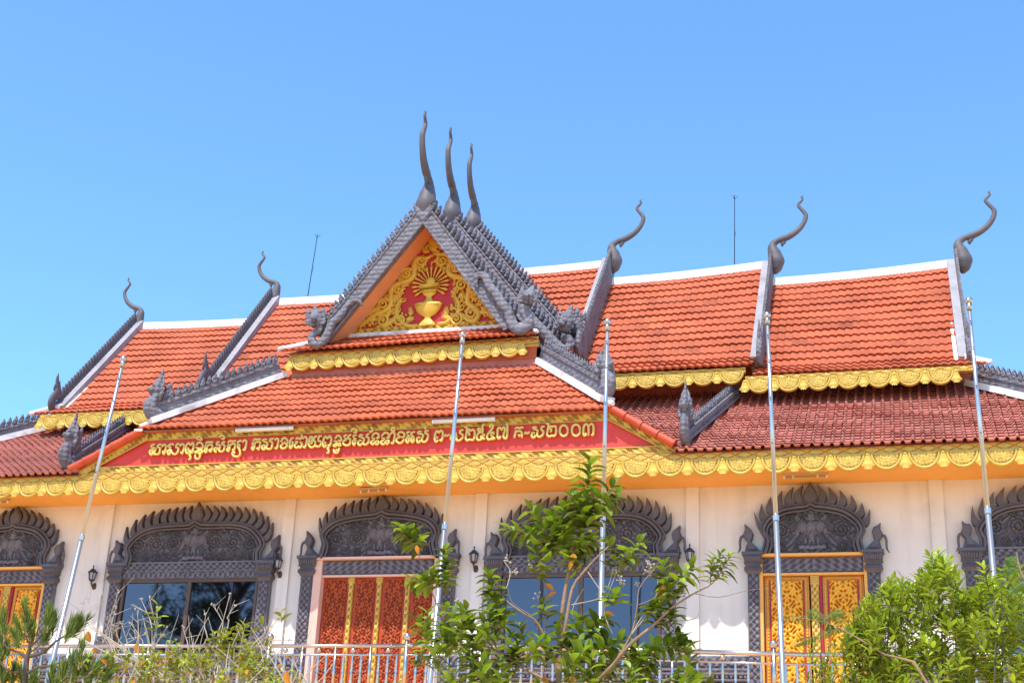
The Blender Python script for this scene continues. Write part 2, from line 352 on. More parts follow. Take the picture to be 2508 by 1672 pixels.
# -------- upper tiers of the long hall
def ridgez(z0,up,xa,xb): return lambda x: z0+up*((x-xa)/(xb-xa))**2
def tier(xa,xb,ze,zr,outer,up,eave_xa=None,eave_xb=None,flare=.62,lift=0):
    """outer: side (+1/-1) on which the ridge sweeps up"""
    prof=[(1.10,ze),(1.10+flare,ze+flare*.62),(4.62,zr-.18)]
    S=prof_len(prof); fb=.62/S*1.15
    ea=xa if eave_xa is None else eave_xa; eb=xb if eave_xb is None else eave_xb
    fl=lambda s: xa if s>fb else lerp(ea,xa,s/fb)
    fr=lambda s: xb if s>fb else lerp(eb,xb,s/fb)
    zo=(lambda x,f: up*f*f*max(0,min(1,((x-xa)/(xb-xa)) if outer>0 else ((xb-x)/(xb-xa))))**2)
    o=tile_roof('upper_roof',prof,fl,fr,.338,.168,.016,.052,'tile',T,zoff=zo)
    mb=MB(); mb.add([(xa,4.7,zr-.2),(xb,4.7,zr-.2),(xb,8.3,ze),(xa,8.3,ze)],[(0,1,2,3)]); mb.add([(xa,1.5,ze+.1),(xb,1.5,ze+.1),(xb,4.65,zr-.28),(xa,4.65,zr-.28)],[(0,1,2,3)])
    mb.box(ea+.05,eb-.05,2.35,2.42,ze-1.1,ze+.5); mb.build('roof_back','tile',o)
    mb=MB(); n=24
    for i in range(n):
        x0=lerp(xa,xb,i/n); x1=lerp(xa,xb,(i+1)/n); zz=[zr+zo(x,1) for x in (x0,x1)]
        vs=[]
        for x,z in ((x0,zz[0]),(x1,zz[1])): vs+=[(x,4.54,z-.24),(x,4.57,z-.02),(x,4.62,z),(x,4.80,z),(x,4.86,z-.24)]
        mb.add(vs,[(k,k+1,k+6,k+5)[::-1] for k in range(4)])
    mb.build('ridge_cap','plaster',o); return o
for xg,zg,ag in ((12.02,2.78,6.45),(-9.42,2.7,6.3)):
    mb=MB(); mb.prism([(1.25,zg+.0),(4.7,ag),(8.2,zg+.0)],xg,xg+.08,'yz'); mb.build('gable_wall','wall',T)
t1=tier(1.2,3.75,3.5,7.38,1,.06); t1c=tier(-1.4,1.2,3.5,7.38,-1,.06)
t2=tier(3.75,7.82,3.03,6.93,1,.17,eave_xa=3.9); ta=tier(-5.42,-1.4,3.03,6.97,-1,.04)
t3=tier(7.82,12.2,2.78,6.62,1,.17,eave_xb=12.62); tb=tier(-9.5,-5.42,2.70,6.47,-1,.10,eave_xa=-9.95)
band(3.2,7.66,1.17,3.00,2.90,2.63,.625,off=7.36,par=T)
band(7.66,12.42,1.10,2.76,2.655,2.375,.625,off=7.96,par=T)
band(-9.75,-5.0,1.10,2.68,2.57,2.28,.625,off=-.05,par=T)
# white hip pieces at the flared ends
mb=MB(); mb.tube([(12.2,1.75,3.22),(12.4,1.35,2.98),(12.75,1.06,2.80)],[.09,.09,.05],8,flat=1); mb.build('hip_cap','plaster',T)
mb=MB(); mb.tube([(-9.45,1.75,3.15),(-9.7,1.35,2.90),(-10.05,1.06,2.71)],[.09,.09,.05],8,flat=1); mb.build('hip_cap','plaster',T)
# -------- verge boards with crests, naga flames, roof horns
def verge(xb,ze,zr,side,par):
    P=[(4.62,zr+.02),(1.10+.62,ze+.46)]
    d=(P[1][0]-P[0][0],P[1][1]-P[0][1]); l=math.hypot(*d); d=(d[0]/l,d[1]/l); n=(d[1],-d[0])      # n points up and out
    if n[1]<0: n=(-n[0],-n[1])
    e=(P[1][0]+d[0]*.25,P[1][1]+d[1]*.25)
    mb=MB(); q=lambda p,o:(p[0]+n[0]*o,p[1]+n[1]*o)
    poly=[q(P[0],-.32),q(P[0],.10),q(e,.10),q(e,-.30)]
    mb.prism(poly,xb-.09,xb+.09,'yz'); o=mb.build('verge_board','barge',par)
    mb=MB(); xo=xb+side*.13
    poly=[q(P[0],-.36),q(P[0],.16),q(e,.16),q(e,-.34)]; mb.prism(poly,xo-.035,xo+.035,'yz')
    k=int(l/.155)
    for i in range(k+1):
        s=i*.155+.1; b=(P[0][0]+d[0]*s+n[0]*.12,P[0][1]+d[1]*s+n[1]*.12)
        lp=leafpoly(.135,.27,0,4); poly=[]
        for u,v in lp:      # tip leans up the slope
            poly.append((b[0]+d[0]*u+n[0]*v*.85-d[0]*v*.55,b[1]+d[1]*u+n[1]*v*.85-d[1]*v*.55))
        mb.prism(poly,xo-.03,xo+.03,'yz',bev=.25)
    mb.build('crest','dark' if side<0 else 'scales',o)
    # naga flame rising at the foot
    f=MB(); c=(e[0]-.02,e[1]-.05)
    body=[(xo,c[0]+.10,c[1]+.12),(xo,c[0]-.10,c[1]-.02),(xo,c[0]-.24,c[1]+.10),(xo,c[0]-.20,c[1]+.30),(xo,c[0]-.08,c[1]+.45),(xo,c[0]-.10,c[1]+.62),(xo,c[0]-.17,c[1]+.78),(xo,c[0]-.16,c[1]+.96)]
    f.tube(body,[.11,.13,.14,.13,.15,.11,.06,.012],8,nref=(1,0,0),flat=.5,sub=3)
    for t,(yy,zz) in enumerate([(-.22,.42),(-.24,.52),(-.02,.5),(-.2,.62),(-.02,.62),(-.04,.72)]):
        f.tube([(xo,c[0]-.1,c[1]+zz-.08),(xo,c[0]+yy,c[1]+zz),(xo,c[0]+yy*1.1,c[1]+zz+.10)],[.05,.035,.005],6,nref=(1,0,0),flat=.5)
    f.build('naga_flame','dark' if side<0 else 'scales',T,smooth=True)
    return o
HORN=[(0,-.50,.03),(.02,-.36,.11),(.03,-.18,.145),(.00,.02,.115),(-.04,.18,.085),(-.02,.29,.062),(.08,.375,.052),(.22,.42,.060),(.36,.49,.056),(.52,.62,.050),(.64,.80,.044),(.69,.98,.040),(.655,1.09,.036),(.58,1.20,.032),(.535,1.295,.028),(.585,1.375,.024),(.63,1.43,.020),(.615,1.50,.020),(.64,1.535,.008)]
def horn(x,y,z,dx,dy,s=1.0,par=None,m='horn',thin=1.0,hs=1.0,fat=1.0):
    mb=MB(); nr=(-dy,dx,0)
    mb.tube([(x+dx*a*s*hs,y+dy*a*s*hs,z+b*s) for a,b,r in HORN],[r*s*1.42*(fat if i<6 else 1) for i,(a,b,r) in enumerate(HORN)],12,nref=nr,flat=.85*thin,sub=3)
    q=lambda a,b:(x+dx*a*s*hs,y+dy*a*s*hs,z+b*s)
    mb.tube([q(.20,.40),q(.21,.33),q(.17,.27),q(.18,.20)],[.03*s,.055*s,.05*s,.008*s],8,nref=nr,flat=.8,sub=2)
    return mb.build('roof_horn',m,par,smooth=True)
verge(3.75,3.5,7.38,1,T); verge(7.82,3.03,6.98,1,T); verge(12.2,2.78,6.68,1,T); verge(-5.42,3.03,6.97,-1,T); verge(-9.5,2.70,6.50,-1,T)
horn(3.93,4.62,7.56,1,0,1.0,T,hs=1.12); horn(8.03,4.62,7.24,1,0,1.03,T,hs=1.12); horn(12.46,4.62,6.93,1,0,1.05,T,hs=1.15)
horn(-5.50,4.62,7.18,-1,0,.85,T); horn(-9.60,4.62,6.68,-1,0,.85,T)
# -------- crested naga ridges on the hips
def naga_ridge(p0,p1,h,teeth,par,tooth=.17,head=True,hs=1.0,base=True,lean=1,m='scales',white=True,hdir=None,wide=1.0):
    """fin from p0 (top) to p1 (foot) with a crest; p are points on the roof"""
    p0=Vector(p0); p1=Vector(p1); d=p1-p0; l=d.length; d/=l; hz=Vector((d.x,d.y,0)).normalized(); sdv=Vector((-hz.y,hz.x,0)); upv=sdv.cross(d); 
    if upv.z<0: upv=-upv
    def slab(mb,a,b,t,e0=0,e1=0,top=1):
        vs=[]
        for p,e in ((p0,-e0),(p1,e1)):
            for o in (-1,1):
                vs+=[p+d*e+sdv*o*t+upv*a,p+d*e+sdv*o*t+upv*b]
        mb.add(vs,[(0,1,3,2),(4,6,7,5),(0,4,5,1),(2,3,7,6),(1,5,7,3),(0,2,6,4)])
    mb=MB(); slab(mb,.04,h,.07); slab(mb,h-.05,h+.02,.10); slab(mb,.04,.10,.10)
    o=mb.build('naga_ridge',m,par)
    if white:
        w=MB(); slab(w,-.06,.075,.17,.05,.25); w.build('ridge_mortar','plaster',o)
    cr=MB(); n=int(l/teeth)
    for i in range(n):
        b=p0+d*(teeth*(i+.5))+upv*(h+.01); vs=[];
        lp=leafpoly(tooth*.75,tooth*1.35,0,4)
        pts=[b+d*(u*1.0)+upv*v*.9-d*v*.5*lean for u,v in lp]; c=sum(pts,Vector())/len(pts)
        k=len(pts); inn=[c+(p-c)*.6 for p in pts]
        for sg in (-1,1):
            vs=[p+sdv*sg*.02 for p in pts]+[p+sdv*sg*.05 for p in inn]
            cr.add(vs,[(j,(j+1)%k,k+(j+1)%k,k+j) for j in range(k)]+[tuple(range(k,2*k))])
    cr.build('crest','grey',o)
    if head: naga_head(p1+upv*.1,hdir or hz,hs,o,m,wide)
    return o
def naga_head(p,hz,s,par,m='scales',wide=1.0):
    """reared hooded serpent: neck up, face forward, tall flame crown"""
    hz=Vector(hz).normalized(); z=Vector((0,0,1)); sv=Vector((-hz.y,hz.x,0)); q=lambda a,b,c=0:p+hz*a*s*(.8 if wide<1 else 1)+z*b*s+sv*c*s*wide
    f=MB(); f.tube([q(-.28,.02),q(-.05,-.04),q(.14,.02),q(.18,.17),q(.10,.31),q(.08,.40),q(.10,.50),q(.09,.60),q(.06,.72),q(.04,.86),q(.04,.98)],[.13,.17,.18,.165,.135,.125,.135,.115,.075,.04,.008],10,nref=sv,flat=.95*(.62 if wide<1 else 1),sub=3)
    for c,b,h in ((-.13,.50,.20),(.13,.50,.20),(-.07,.60,.2),(.07,.60,.2),(-.17,.38,.16),(.17,.38,.16)):
        f.tube([q(.06,b-.12,c*.6),q(.05,b,c),q(.02,b+h*.6,c*1.15),q(.03,b+h,c)],[.05*s,.06*s,.035*s,.005],6,nref=hz,flat=.6)
    f.tube([q(.12,.50),q(.24,.47),q(.30,.50)],[.08*s,.055*s,.03*s],8,nref=sv,flat=1.2)      # muzzle
    f.tube([q(.12,.42),q(.21,.40),q(.25,.42)],[.06*s,.035*s,.02*s],8,nref=sv,flat=1.2)
    for c in (-.06,.06): f.ball(q(.19,.56,c),.028*s,6)
    for k in range(4): f.tube([q(-.05,.30+k*.09),q(-.16,.36+k*.09),q(-.17,.47+k*.09)],[.06*s,.045*s,.006],6,nref=sv,flat=.4)
    f.build('naga_head',m,par,smooth=True)
naga_ridge((12.35,1.9,2.62),(15.6,-1.35,.4),.27,.155,T,head=False,tooth=.19); naga_ridge((-9.95,1.9,2.62),(-13.2,-1.35,.4),.27,.155,T,head=False,tooth=.19)
naga_ridge((7.42,1.75,2.50),(6.74,-1.12,.62),.22,.13,T,tooth=.15,hs=1.26,white=False,hdir=(0,-1,0),wide=.45); naga_ridge((-7.40,1.3,2.24),(-7.16,-1.12,.60),.22,.13,T,tooth=.17,hs=1.22,white=False,hdir=(-.4,-1,0),wide=.55)
# ================================================================== middle pavilion
# -------- sign board with raised letters
S=MB(); S.prism([(-6.72,.40),(6.45,.40),(5.18,1.30),(-5.25,1.26)],-1.27,-1.18); sign=S.build('sign_board','red',T)
def braid(k=26.):
    return lambda X,Z: .5+.5*np.tanh(2*(np.sin(k*X+14*Z)*np.cos(9*Z*3+k*.5*X)))
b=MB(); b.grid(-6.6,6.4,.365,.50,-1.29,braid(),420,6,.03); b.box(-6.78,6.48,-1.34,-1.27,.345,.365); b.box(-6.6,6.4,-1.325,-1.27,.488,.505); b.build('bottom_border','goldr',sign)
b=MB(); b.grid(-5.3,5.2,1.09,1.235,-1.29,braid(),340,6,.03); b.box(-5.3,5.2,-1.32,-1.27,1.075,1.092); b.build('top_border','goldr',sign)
b=MB()
b.grid(5.13,6.55,lambda x:lerp(1.13,.36,(x-5.13)/1.3) if x<6.42 else .36,lambda x:lerp(1.34,.385,(x-5.13)/1.42),-1.31,braid(30),60,6,.03)
b.tube([(5.13,-1.34,1.34),(6.55,-1.34,.385)],.018,6); b.tube([(5.10,-1.34,1.14),(6.40,-1.34,.37)],.014,6)
b.build('side_border','goldr',sign)
b=MB()
b.grid(-6.80,-5.2,lambda x:lerp(1.09,.345,(-5.2-x)/1.46) if x>-6.62 else .345,lambda x:lerp(1.28,.375,(-5.2-x)/1.6),-1.31,braid(30),60,6,.03)
b.tube([(-5.2,-1.34,1.28),(-6.80,-1.34,.375)],.018,6); b.tube([(-5.17,-1.34,1.10),(-6.64,-1.34,.355)],.014,6)
b.build('side_border','goldr',sign)
LETTERS=[[(-4990,957),(-5033,964),(-5076,933),(-5029,897),(-4954,872),(-4959,827),(-4977,750),(-4933,737),(-4857,746),(-4845,823),(-4842,879),(-4911,904),(-4910,937),(-4866,963),(-4816,945)],[(-4989,829),(-5022,852),(-5074,843),(-5090,788),(-5051,731),(-5007,751),(-5014,796),(-5044,803)],[(-4809,900),(-4780,943),(-4746,953),(-4711,918),(-4708,818),(-4730,730),(-4767,776),(-4742,808)],[(-4517,933),(-4569,963),(-4637,938),(-4655,905),(-4594,891),(-4619,814),(-4653,805),(-4629,726),(-4583,735),(-4586,835),(-4539,756),(-4475,720),(-4419,740),(-4393,806),(-4401,862),(-4457,886),(-4458,931),(-4415,962),(-4375,927)],[(-4370,894),(-4331,948),(-4282,935),(-4262,878),(-4271,779),(-4293,724),(-4329,770)],[(-4116,762),(-4170,725),(-4206,777),(-4218,899),(-4163,969),(-4114,917),(-4069,971),(-4036,903),(-4041,770),(-4064,727),(-4106,773),(-4075,805)],[(-4177,864),(-4142,818),(-4166,786)],[(-4075,716),(-4113,696),(-4077,650),(-4081,595),(-4116,597)],[(-3972,1034),(-3962,1089),(-3917,1104),(-3865,1062),(-3871,1024),(-3932,1043)],[(-3971,900),(-3933,965),(-3874,963),(-3814,905),(-3821,828),(-3883,853)],[(-3978,867),(-3940,844),(-3891,831),(-3925,777),(-3975,757),(-3978,735),(-3914,743),(-3884,775),(-3852,796),(-3806,761),(-3819,729),(-3867,742)],[(-3971,690),(-3955,613),(-3906,594),(-3861,609),(-3850,697),(-3898,710)],[(-3757,925),(-3716,968),(-3669,966),(-3622,964),(-3570,967)],[(-3731,902),(-3760,859),(-3726,824),(-3761,782),(-3731,736),(-3699,757),(-3706,890),(-3660,899),(-3597,908),(-3580,819),(-3604,743),(-3644,777),(-3603,820)],[(-3431,1056),(-3413,1099),(-3362,1108),(-3321,1062),(-3339,1024),(-3388,1043)],[(-3499,915),(-3470,958),(-3417,956)],[(-3458,737),(-3499,739),(-3524,795),(-3495,838),(-3441,824),(-3469,770)],[(-3498,904),(-3427,895),(-3393,856),(-3410,768),(-3366,739),(-3304,753),(-3285,829),(-3305,896),(-3359,909),(-3341,947),(-3285,962)],[(-3222,926),(-3177,979),(-3123,961),(-3078,970),(-3025,962)],[(-3185,902),(-3214,860),(-3192,826),(-3220,772),(-3187,738),(-3163,781),(-3159,879),(-3093,910),(-3051,897),(-3037,831),(-3056,755),(-3094,778)],[(-2987,895),(-2981,938),(-2939,970),(-2891,957)],[(-2977,905),(-2973,828),(-2926,772),(-2895,661),(-2941,614),(-3010,616),(-3065,646),(-3084,701),(-3052,722),(-3023,677)],[(-2979,872),(-2940,882),(-2933,783)],[(-2876,923),(-2836,977),(-2782,952),(-2781,854),(-2798,756),(-2839,768)],[(-2631,951),(-2579,993),(-2531,974),(-2498,989),(-2440,976)],[(-2600,928),(-2635,885),(-2596,851),(-2635,798),(-2607,747),(-2577,784),(-2574,905),(-2513,924),(-2456,922),(-2450,823),(-2475,748),(-2515,793)],[(-2413,942),(-2360,978),(-2296,970)],[(-2388,930),(-2318,916),(-2275,882),(-2292,784),(-2242,750),(-2176,769),(-2162,845),(-2176,911),(-2229,935),(-2212,978),(-2133,985)],[(-2314,829),(-2357,852),(-2398,821),(-2379,755),(-2333,748),(-2309,785),(-2351,803)],[(-2117,941),(-2076,983),(-2033,959),(-2029,872),(-2050,753),(-2092,776)],[(-1976,903),(-1928,977),(-1872,986),(-1808,918),(-1813,863),(-1859,865),(-1881,910)],[(-1942,901),(-1914,857),(-1961,815),(-1937,760),(-1869,757),(-1817,798),(-1812,853)],[(-1674,978),(-1723,969),(-1751,915),(-1747,774),(-1722,751),(-1693,793),(-1685,880),(-1715,892)],[(-1630,943),(-1589,980),(-1530,950),(-1490,1003),(-1506,1047)],[(-1637,900),(-1579,887),(-1630,834),(-1623,769),(-1565,756),(-1546,788),(-1509,754),(-1479,785),(-1474,850),(-1523,884)],[(-1473,948),(-1422,994),(-1374,965),(-1370,867),(-1396,749),(-1434,783)],[(-1275,888),(-1308,932),(-1291,986),(-1245,973),(-1253,833),(-1316,900)],[(-1330,933),(-1319,824),(-1267,757),(-1211,755),(-1170,786),(-1112,762),(-1047,781),(-1033,867),(-1091,891),(-1107,935),(-1080,999),(-1029,991)],[(-1170,786),(-1168,872),(-1198,895),(-1208,939),(-1180,992),(-1135,990)],[(-956,875),(-929,830),(-949,804)],[(-903,786),(-949,745),(-981,789),(-987,908),(-945,988),(-895,937),(-846,995),(-805,923),(-811,815),(-834,762),(-870,796)],[(-832,740),(-874,721),(-841,666),(-842,617),(-881,619)],[(-727,920),(-668,993),(-610,969),(-576,903),(-600,860),(-647,895)],[(-745,877),(-665,852),(-705,800),(-746,769),(-689,751),(-649,798),(-596,817),(-585,763),(-635,765)],[(-728,693),(-716,629),(-664,605),(-622,625),(-608,710)],[(-690,649),(-638,679)],[(-531,955),(-490,991),(-457,989)],[(-508,943),(-460,898),(-523,868),(-516,793),(-447,763),(-382,777),(-366,840),(-378,905),(-429,929),(-402,987),(-358,991)],[(-366,1077),(-348,1120),(-293,1128),(-245,1083),(-263,1041),(-310,1064)],[(-320,935),(-291,983),(-230,980)],[(-303,935),(-262,901),(-307,859),(-295,784),(-266,761),(-250,836),(-253,922)],[(-188,941),(-148,982),(-93,974)],[(-166,940),(-99,926),(-57,882),(-77,797),(-30,763),(33,792),(48,867),(33,921),(-13,944),(5,986),(47,1006)],[(-104,851),(-149,864),(-190,833),(-173,768),(-128,756),(-104,798)],[(46,1059),(80,1041),(115,1083),(88,1138),(62,1128)],[(106,933),(165,1006),(231,1003),(268,948),(251,895),(216,918)],[(108,911),(175,887),(135,846),(94,815),(143,760),(194,801),(245,842),(276,798),(252,756),(207,768)],[(324,935),(394,1012),(460,999),(498,938),(480,885),(445,919)],[(327,902),(405,878),(365,837),(324,806),(361,752),(414,771),(442,823),(495,842),(499,789),(469,753),(445,780)],[(512,959),(557,1005),(612,998),(621,890),(598,763),(553,787)],[(608,1078),(606,1060),(597,1047),(584,1039),(569,1040),(554,1049),(543,1063),(538,1081),(540,1099),(549,1112),(562,1120),(578,1119),(592,1111),(603,1096),(608,1078)],[(671,942),(730,1009),(796,1001),(843,945),(815,893),(771,906)],[(692,941),(749,906),(676,877),(670,814),(739,763),(802,787),(839,860)],[(885,965),(914,1006),(969,999)],[(898,943),(942,920),(892,869),(886,805),(922,767),(950,824),(926,857),(978,876),(1011,864),(993,822),(1029,768),(1057,819),(1041,894),(989,939),(1012,991),(1071,1005)],[(1123,955),(1162,1007),(1216,994)],[(1144,954),(1209,951),(1254,918),(1229,812),(1275,768),(1337,798),(1363,881),(1348,946),(1293,969),(1311,1016),(1370,1014)],[(1204,867),(1160,879),(1120,849),(1136,774),(1179,767),(1197,814)],[(1288,1044),(1295,1097),(1268,1103)],[(1539,876),(1572,854),(1552,833)],[(1597,800),(1547,760),(1516,814),(1514,930),(1557,1003),(1597,958),(1636,1010),(1682,955),(1679,839),(1662,776),(1628,809)],[(1726,863),(1738,910),(1782,887),(1839,917)],[(1877,905),(1858,863),(1873,799),(1905,787)],[(1883,968),(1925,976),(1970,932),(1987,826),(1990,784),(2054,771),(2114,821),(2120,894),(2054,939),(2072,991),(2130,1000)],[(2148,1052),(2200,1055),(2202,944),(2188,818),(2223,764),(2274,783),(2348,769),(2381,842),(2369,968),(2325,997),(2284,972),(2250,1010),(2227,964),(2267,899),(2248,873)],[(2502,986),(2500,973),(2492,963),(2481,958),(2468,959),(2455,965),(2447,975),(2443,988),(2445,1001),(2453,1011),(2464,1016),(2477,1016),(2490,1009),(2498,999),(2502,986)],[(2582,1086),(2536,1077),(2548,950),(2466,922),(2432,860),(2442,776),(2495,764),(2556,792),(2609,780)],[(2540,909),(2583,875),(2575,844),(2532,856),(2513,826),(2599,780)],[(2712,1017),(2698,1070),(2750,1078),(2763,1025),(2705,944),(2647,852),(2673,767),(2735,775),(2818,782),(2741,848),(2738,911),(2779,919),(2792,867)],[(2915,832),(2937,810),(2907,775),(2874,813),(2871,981),(2911,1021),(2950,967),(2989,1023),(3027,984),(2998,829),(3032,775),(3072,794),(3076,930),(3070,1067),(3038,1078)],[(3237,978),(3293,1005),(3329,981),(3378,1001),(3421,992)],[(3260,948),(3232,777)],[(3241,899),(3310,925),(3382,900),(3395,771)],[(3313,860),(3337,816),(3363,851)],[(3448,847),(3468,889),(3511,866),(3552,907)],[(3606,962),(3647,996),(3704,987)],[(3628,954),(3677,945),(3721,915),(3711,815),(3769,777),(3830,824),(3841,895),(3797,940),(3816,996),(3865,1001)],[(3666,867),(3624,876),(3597,841),(3614,776),(3663,774),(3668,824)],[(3892,1050),(3941,1055),(3938,948),(3921,835),(3965,776),(4020,795),(4077,786),(4109,855),(4098,984),(4055,1000),(4021,980),(3992,1003),(3965,968),(4009,917),(3990,868)],[(4352,888),(4345,838),(4324,798),(4291,777),(4254,778),(4219,802),(4195,844),(4185,895),(4191,945),(4213,985),(4246,1006),(4283,1005),(4318,981),(4342,939),(4352,888)],[(4609,887),(4602,834),(4580,793),(4546,771),(4507,772),(4472,797),(4447,841),(4437,894),(4444,947),(4466,989),(4500,1011),(4539,1009),(4574,984),(4599,940),(4609,887)],[(4715,830),(4736,787),(4702,767),(4680,817),(4683,959),(4730,1014),(4780,955),(4785,763)],[(4780,955),(4841,1016),(4884,950),(4881,781),(4847,782)]]
LET=MB()
for st in LETTERS:
    pts=[(x/1000,-1.345,z/1000) for x,z in st]; n=len(pts)
    LET.tube(pts,[.020]+[.0255]*(n-2)+[.021] if n>2 else [.025]*n,8,nref=(0,1,0),flat=1.15,sub=3)
LET.build('lettering','letter',sign,smooth=True)
b=MB(); b.box(-6.75,6.46,-1.335,-1.25,.337,.350); b.build('red_moulding','redframe',sign)
# half round verge tiles over the sloping ends of the sign
def halfround(a,b,n,r,par):
    a=Vector(a); b=Vector(b); mb=MB()
    for i in range(n):
        p=a.lerp(b,i/n-.01); q=a.lerp(b,(i+1)/n+.02); mb.tube([p,q],[r*.92,r*1.10],12,nref=(0,1,0),flat=1.35,cap=False)
        mb.tube([q-(q-p)*.04,q+(q-p)*.0],[r*1.16,r*1.16],12,nref=(0,1,0),flat=1.35,cap=False)
        mb.tube([p+(q-p)*.3,q-(q-p)*.01],[r*.8,r*.9],12,nref=(0,1,0),flat=1.35)
    return mb.build('verge_tiles','halfround',par,smooth=True)
PAV=[(-1.57,1.245),(.72,3.24)]
sk=tile_roof('skirt_roof',PAV,lambda s:lerp(-5.32,-3.0,s),lambda s:lerp(5.30,3.12,s),.338,.168,.017,.050,'tile',T)
halfround((5.20,-1.42,1.33),(6.52,-1.42,.50),4,.085,T); halfround((-5.30,-1.42,1.27),(-6.92,-1.42,.46),5,.085,T)
mb=MB()
mb.add([(5.3,-1.50,1.22),(6.68,-1.40,.34),(5.3,0.1,1.22),(3.12,.70,3.2),(3.6,2.0,2.7)],[(0,1,2),(0,2,4,3)])
mb.add([(-5.32,-1.50,1.22),(-6.9,-1.40,.34),(-5.32,0.1,1.22),(-3.0,.70,3.2),(-3.5,2.0,2.7)],[(0,2,1),(0,3,4,2)])
mb.add([(-5.28,-1.50,1.235),(5.26,-1.50,1.235),(3.1,.76,3.14),(-3.0,.76,3.14)],[(0,1,2,3)]); mb.add([(-5.28,-1.50,1.235),(5.26,-1.50,1.235),(5.2,-1.2,1.235),(-5.2,-1.2,1.235)],[(0,1,2,3)])
mb.box(-2.75,3.14,.45,.9,2.9,3.6)
mb.build('skirt_sides','tile2',sk)
mb=MB(); mb.tube([(-5.40,-1.58,1.24),(-5.22,-1.56,1.24)],.03,6); mb.build('corner_mortar','plaster',T)
naga_ridge((3.20,.60,3.18),(5.02,-1.28,1.60),.33,.125,T,tooth=.17,hs=1.12); naga_ridge((-3.02,.55,3.14),(-4.98,-1.28,1.58),.33,.155,T,tooth=.20,hs=1.12)
mb=MB(); 
for a,c in (((3.15,.62,3.20),(5.38,-1.60,1.30)),((-3.02,.62,3.18),(-5.38,-1.60,1.28))):
    mb=MB(); c=Vector(a).lerp(Vector(c),.97); mb.tube([a,c],[.085,.05],8,flat=1); mb.build('hip_mortar','plaster',T)
bp2=band(-2.80,3.20,.34,3.61,3.47,3.165,.625,off=.04,z2=.06,par=T)
ms=tile_roof('gable_skirt',[(.18,3.62),(1.12,4.24)],lambda s:lerp(-2.95,-2.0,s),lambda s:lerp(3.22,2.4,s),.338,.168,.017,.050,'tile',T,zoff=lambda x,f:.05*(x+2.9)/6)
mb=MB(); mb.add([(-2.9,.25,3.56),(3.2,.25,3.6),(2.4,1.15,4.22),(-2.0,1.15,4.2)],[(0,1,2,3)]); mb.box(-2.75,3.14,.42,1.3,3.2,3.58); mb.build('skirt_deck','tile',ms)
mb=MB(); mb.tube([(-2.30,.72,4.02),(-3.02,.14,3.66)],[.08,.05],8); mb.tube([(2.62,.80,4.15),(3.22,.14,3.72)],[.08,.04],8); mb.box(-2.0,2.35,1.02,1.14,4.20,4.31); mb.build('skirt_mortar','plaster',T)
# -------- gable: tympanum with gilded relief
CXG=.20
tyb=(-1.93,2.30,4.31); apx=(.25,7.16)
ty=MB(); ty.prism([(-2.15,4.25),(2.5,4.25),(apx[0],7.35)],1.12,1.22); tymp=ty.build('tympanum','tympred',T)
def TX(px,py):      # relief drawn in panel units, laid on the gable wall
    return None
RG=MB()
def tri_strip(a,b,w,k=30):
    """carved border strip along a gable edge"""
    a=Vector((a[0],0,a[1])); b=Vector((b[0],0,b[1])); d=(b-a); l=d.length; d/=l; n=Vector((-d.z,0,d.x)); 
    if n.dot(Vector((.2,0,5.2))-a)<0: n=-n
    N=int(l/.03); vs=[];hs=[]
    for i in range(N+1):
        for j in range(7):
            s=l*i/N; u=w*j/6; h=.5+.5*math.tanh(2.2*math.sin(k*s+u*22)*math.cos(u*30+s*7)); 
            if j in(0,6): h=.9
            p=a+d*s+n*u; vs.append((p.x,1.11-.035*h,p.z)); hs.append(h)
    RG.add(vs,[(i*7+j,(i+1)*7+j,(i+1)*7+j+1,i*7+j+1) for i in range(N) for j in range(6)],hs)
tri_strip((-1.93,4.32),(.25,7.22),.17); tri_strip((2.34,4.32),(.25,7.22),.17); tri_strip((-1.9,4.32),(2.3,4.32),.12,36)
RG.build('relief_border','goldr',tymp)
RL=MB()
def scroll(pts,rad,y=1.09,sub=3,seg=8): 
    RL.tube([(p[0],y,p[1]) for p in pts],[q*1.25 for q in rad],seg,nref=(0,1,0),flat=.8,sub=sub)
def volute(c,r,sg=1,a0=0,turns=1.6,y=1.08,th=.30):
    r*=1.12; n=int(18*turns); pts=[];rr=[]
    for i in range(n+1):
        t=i/n; a=a0+sg*2*PI*turns*t; q=r*(1-.82*t); pts.append((c[0]+q*math.cos(a),y-.03*t,c[1]+q*math.sin(a))); rr.append(r*th*(1-.55*t))
    RL.tube(pts,rr,6,nref=(0,1,0),flat=.9); RL.ball((c[0],y-.04,c[1]),r*.2,8)
    for k in range(9):
        a=2*PI*k/9; RL.ball((c[0]+r*1.12*math.cos(a),y+.01,c[1]+r*1.12*math.sin(a)),r*.2,5)
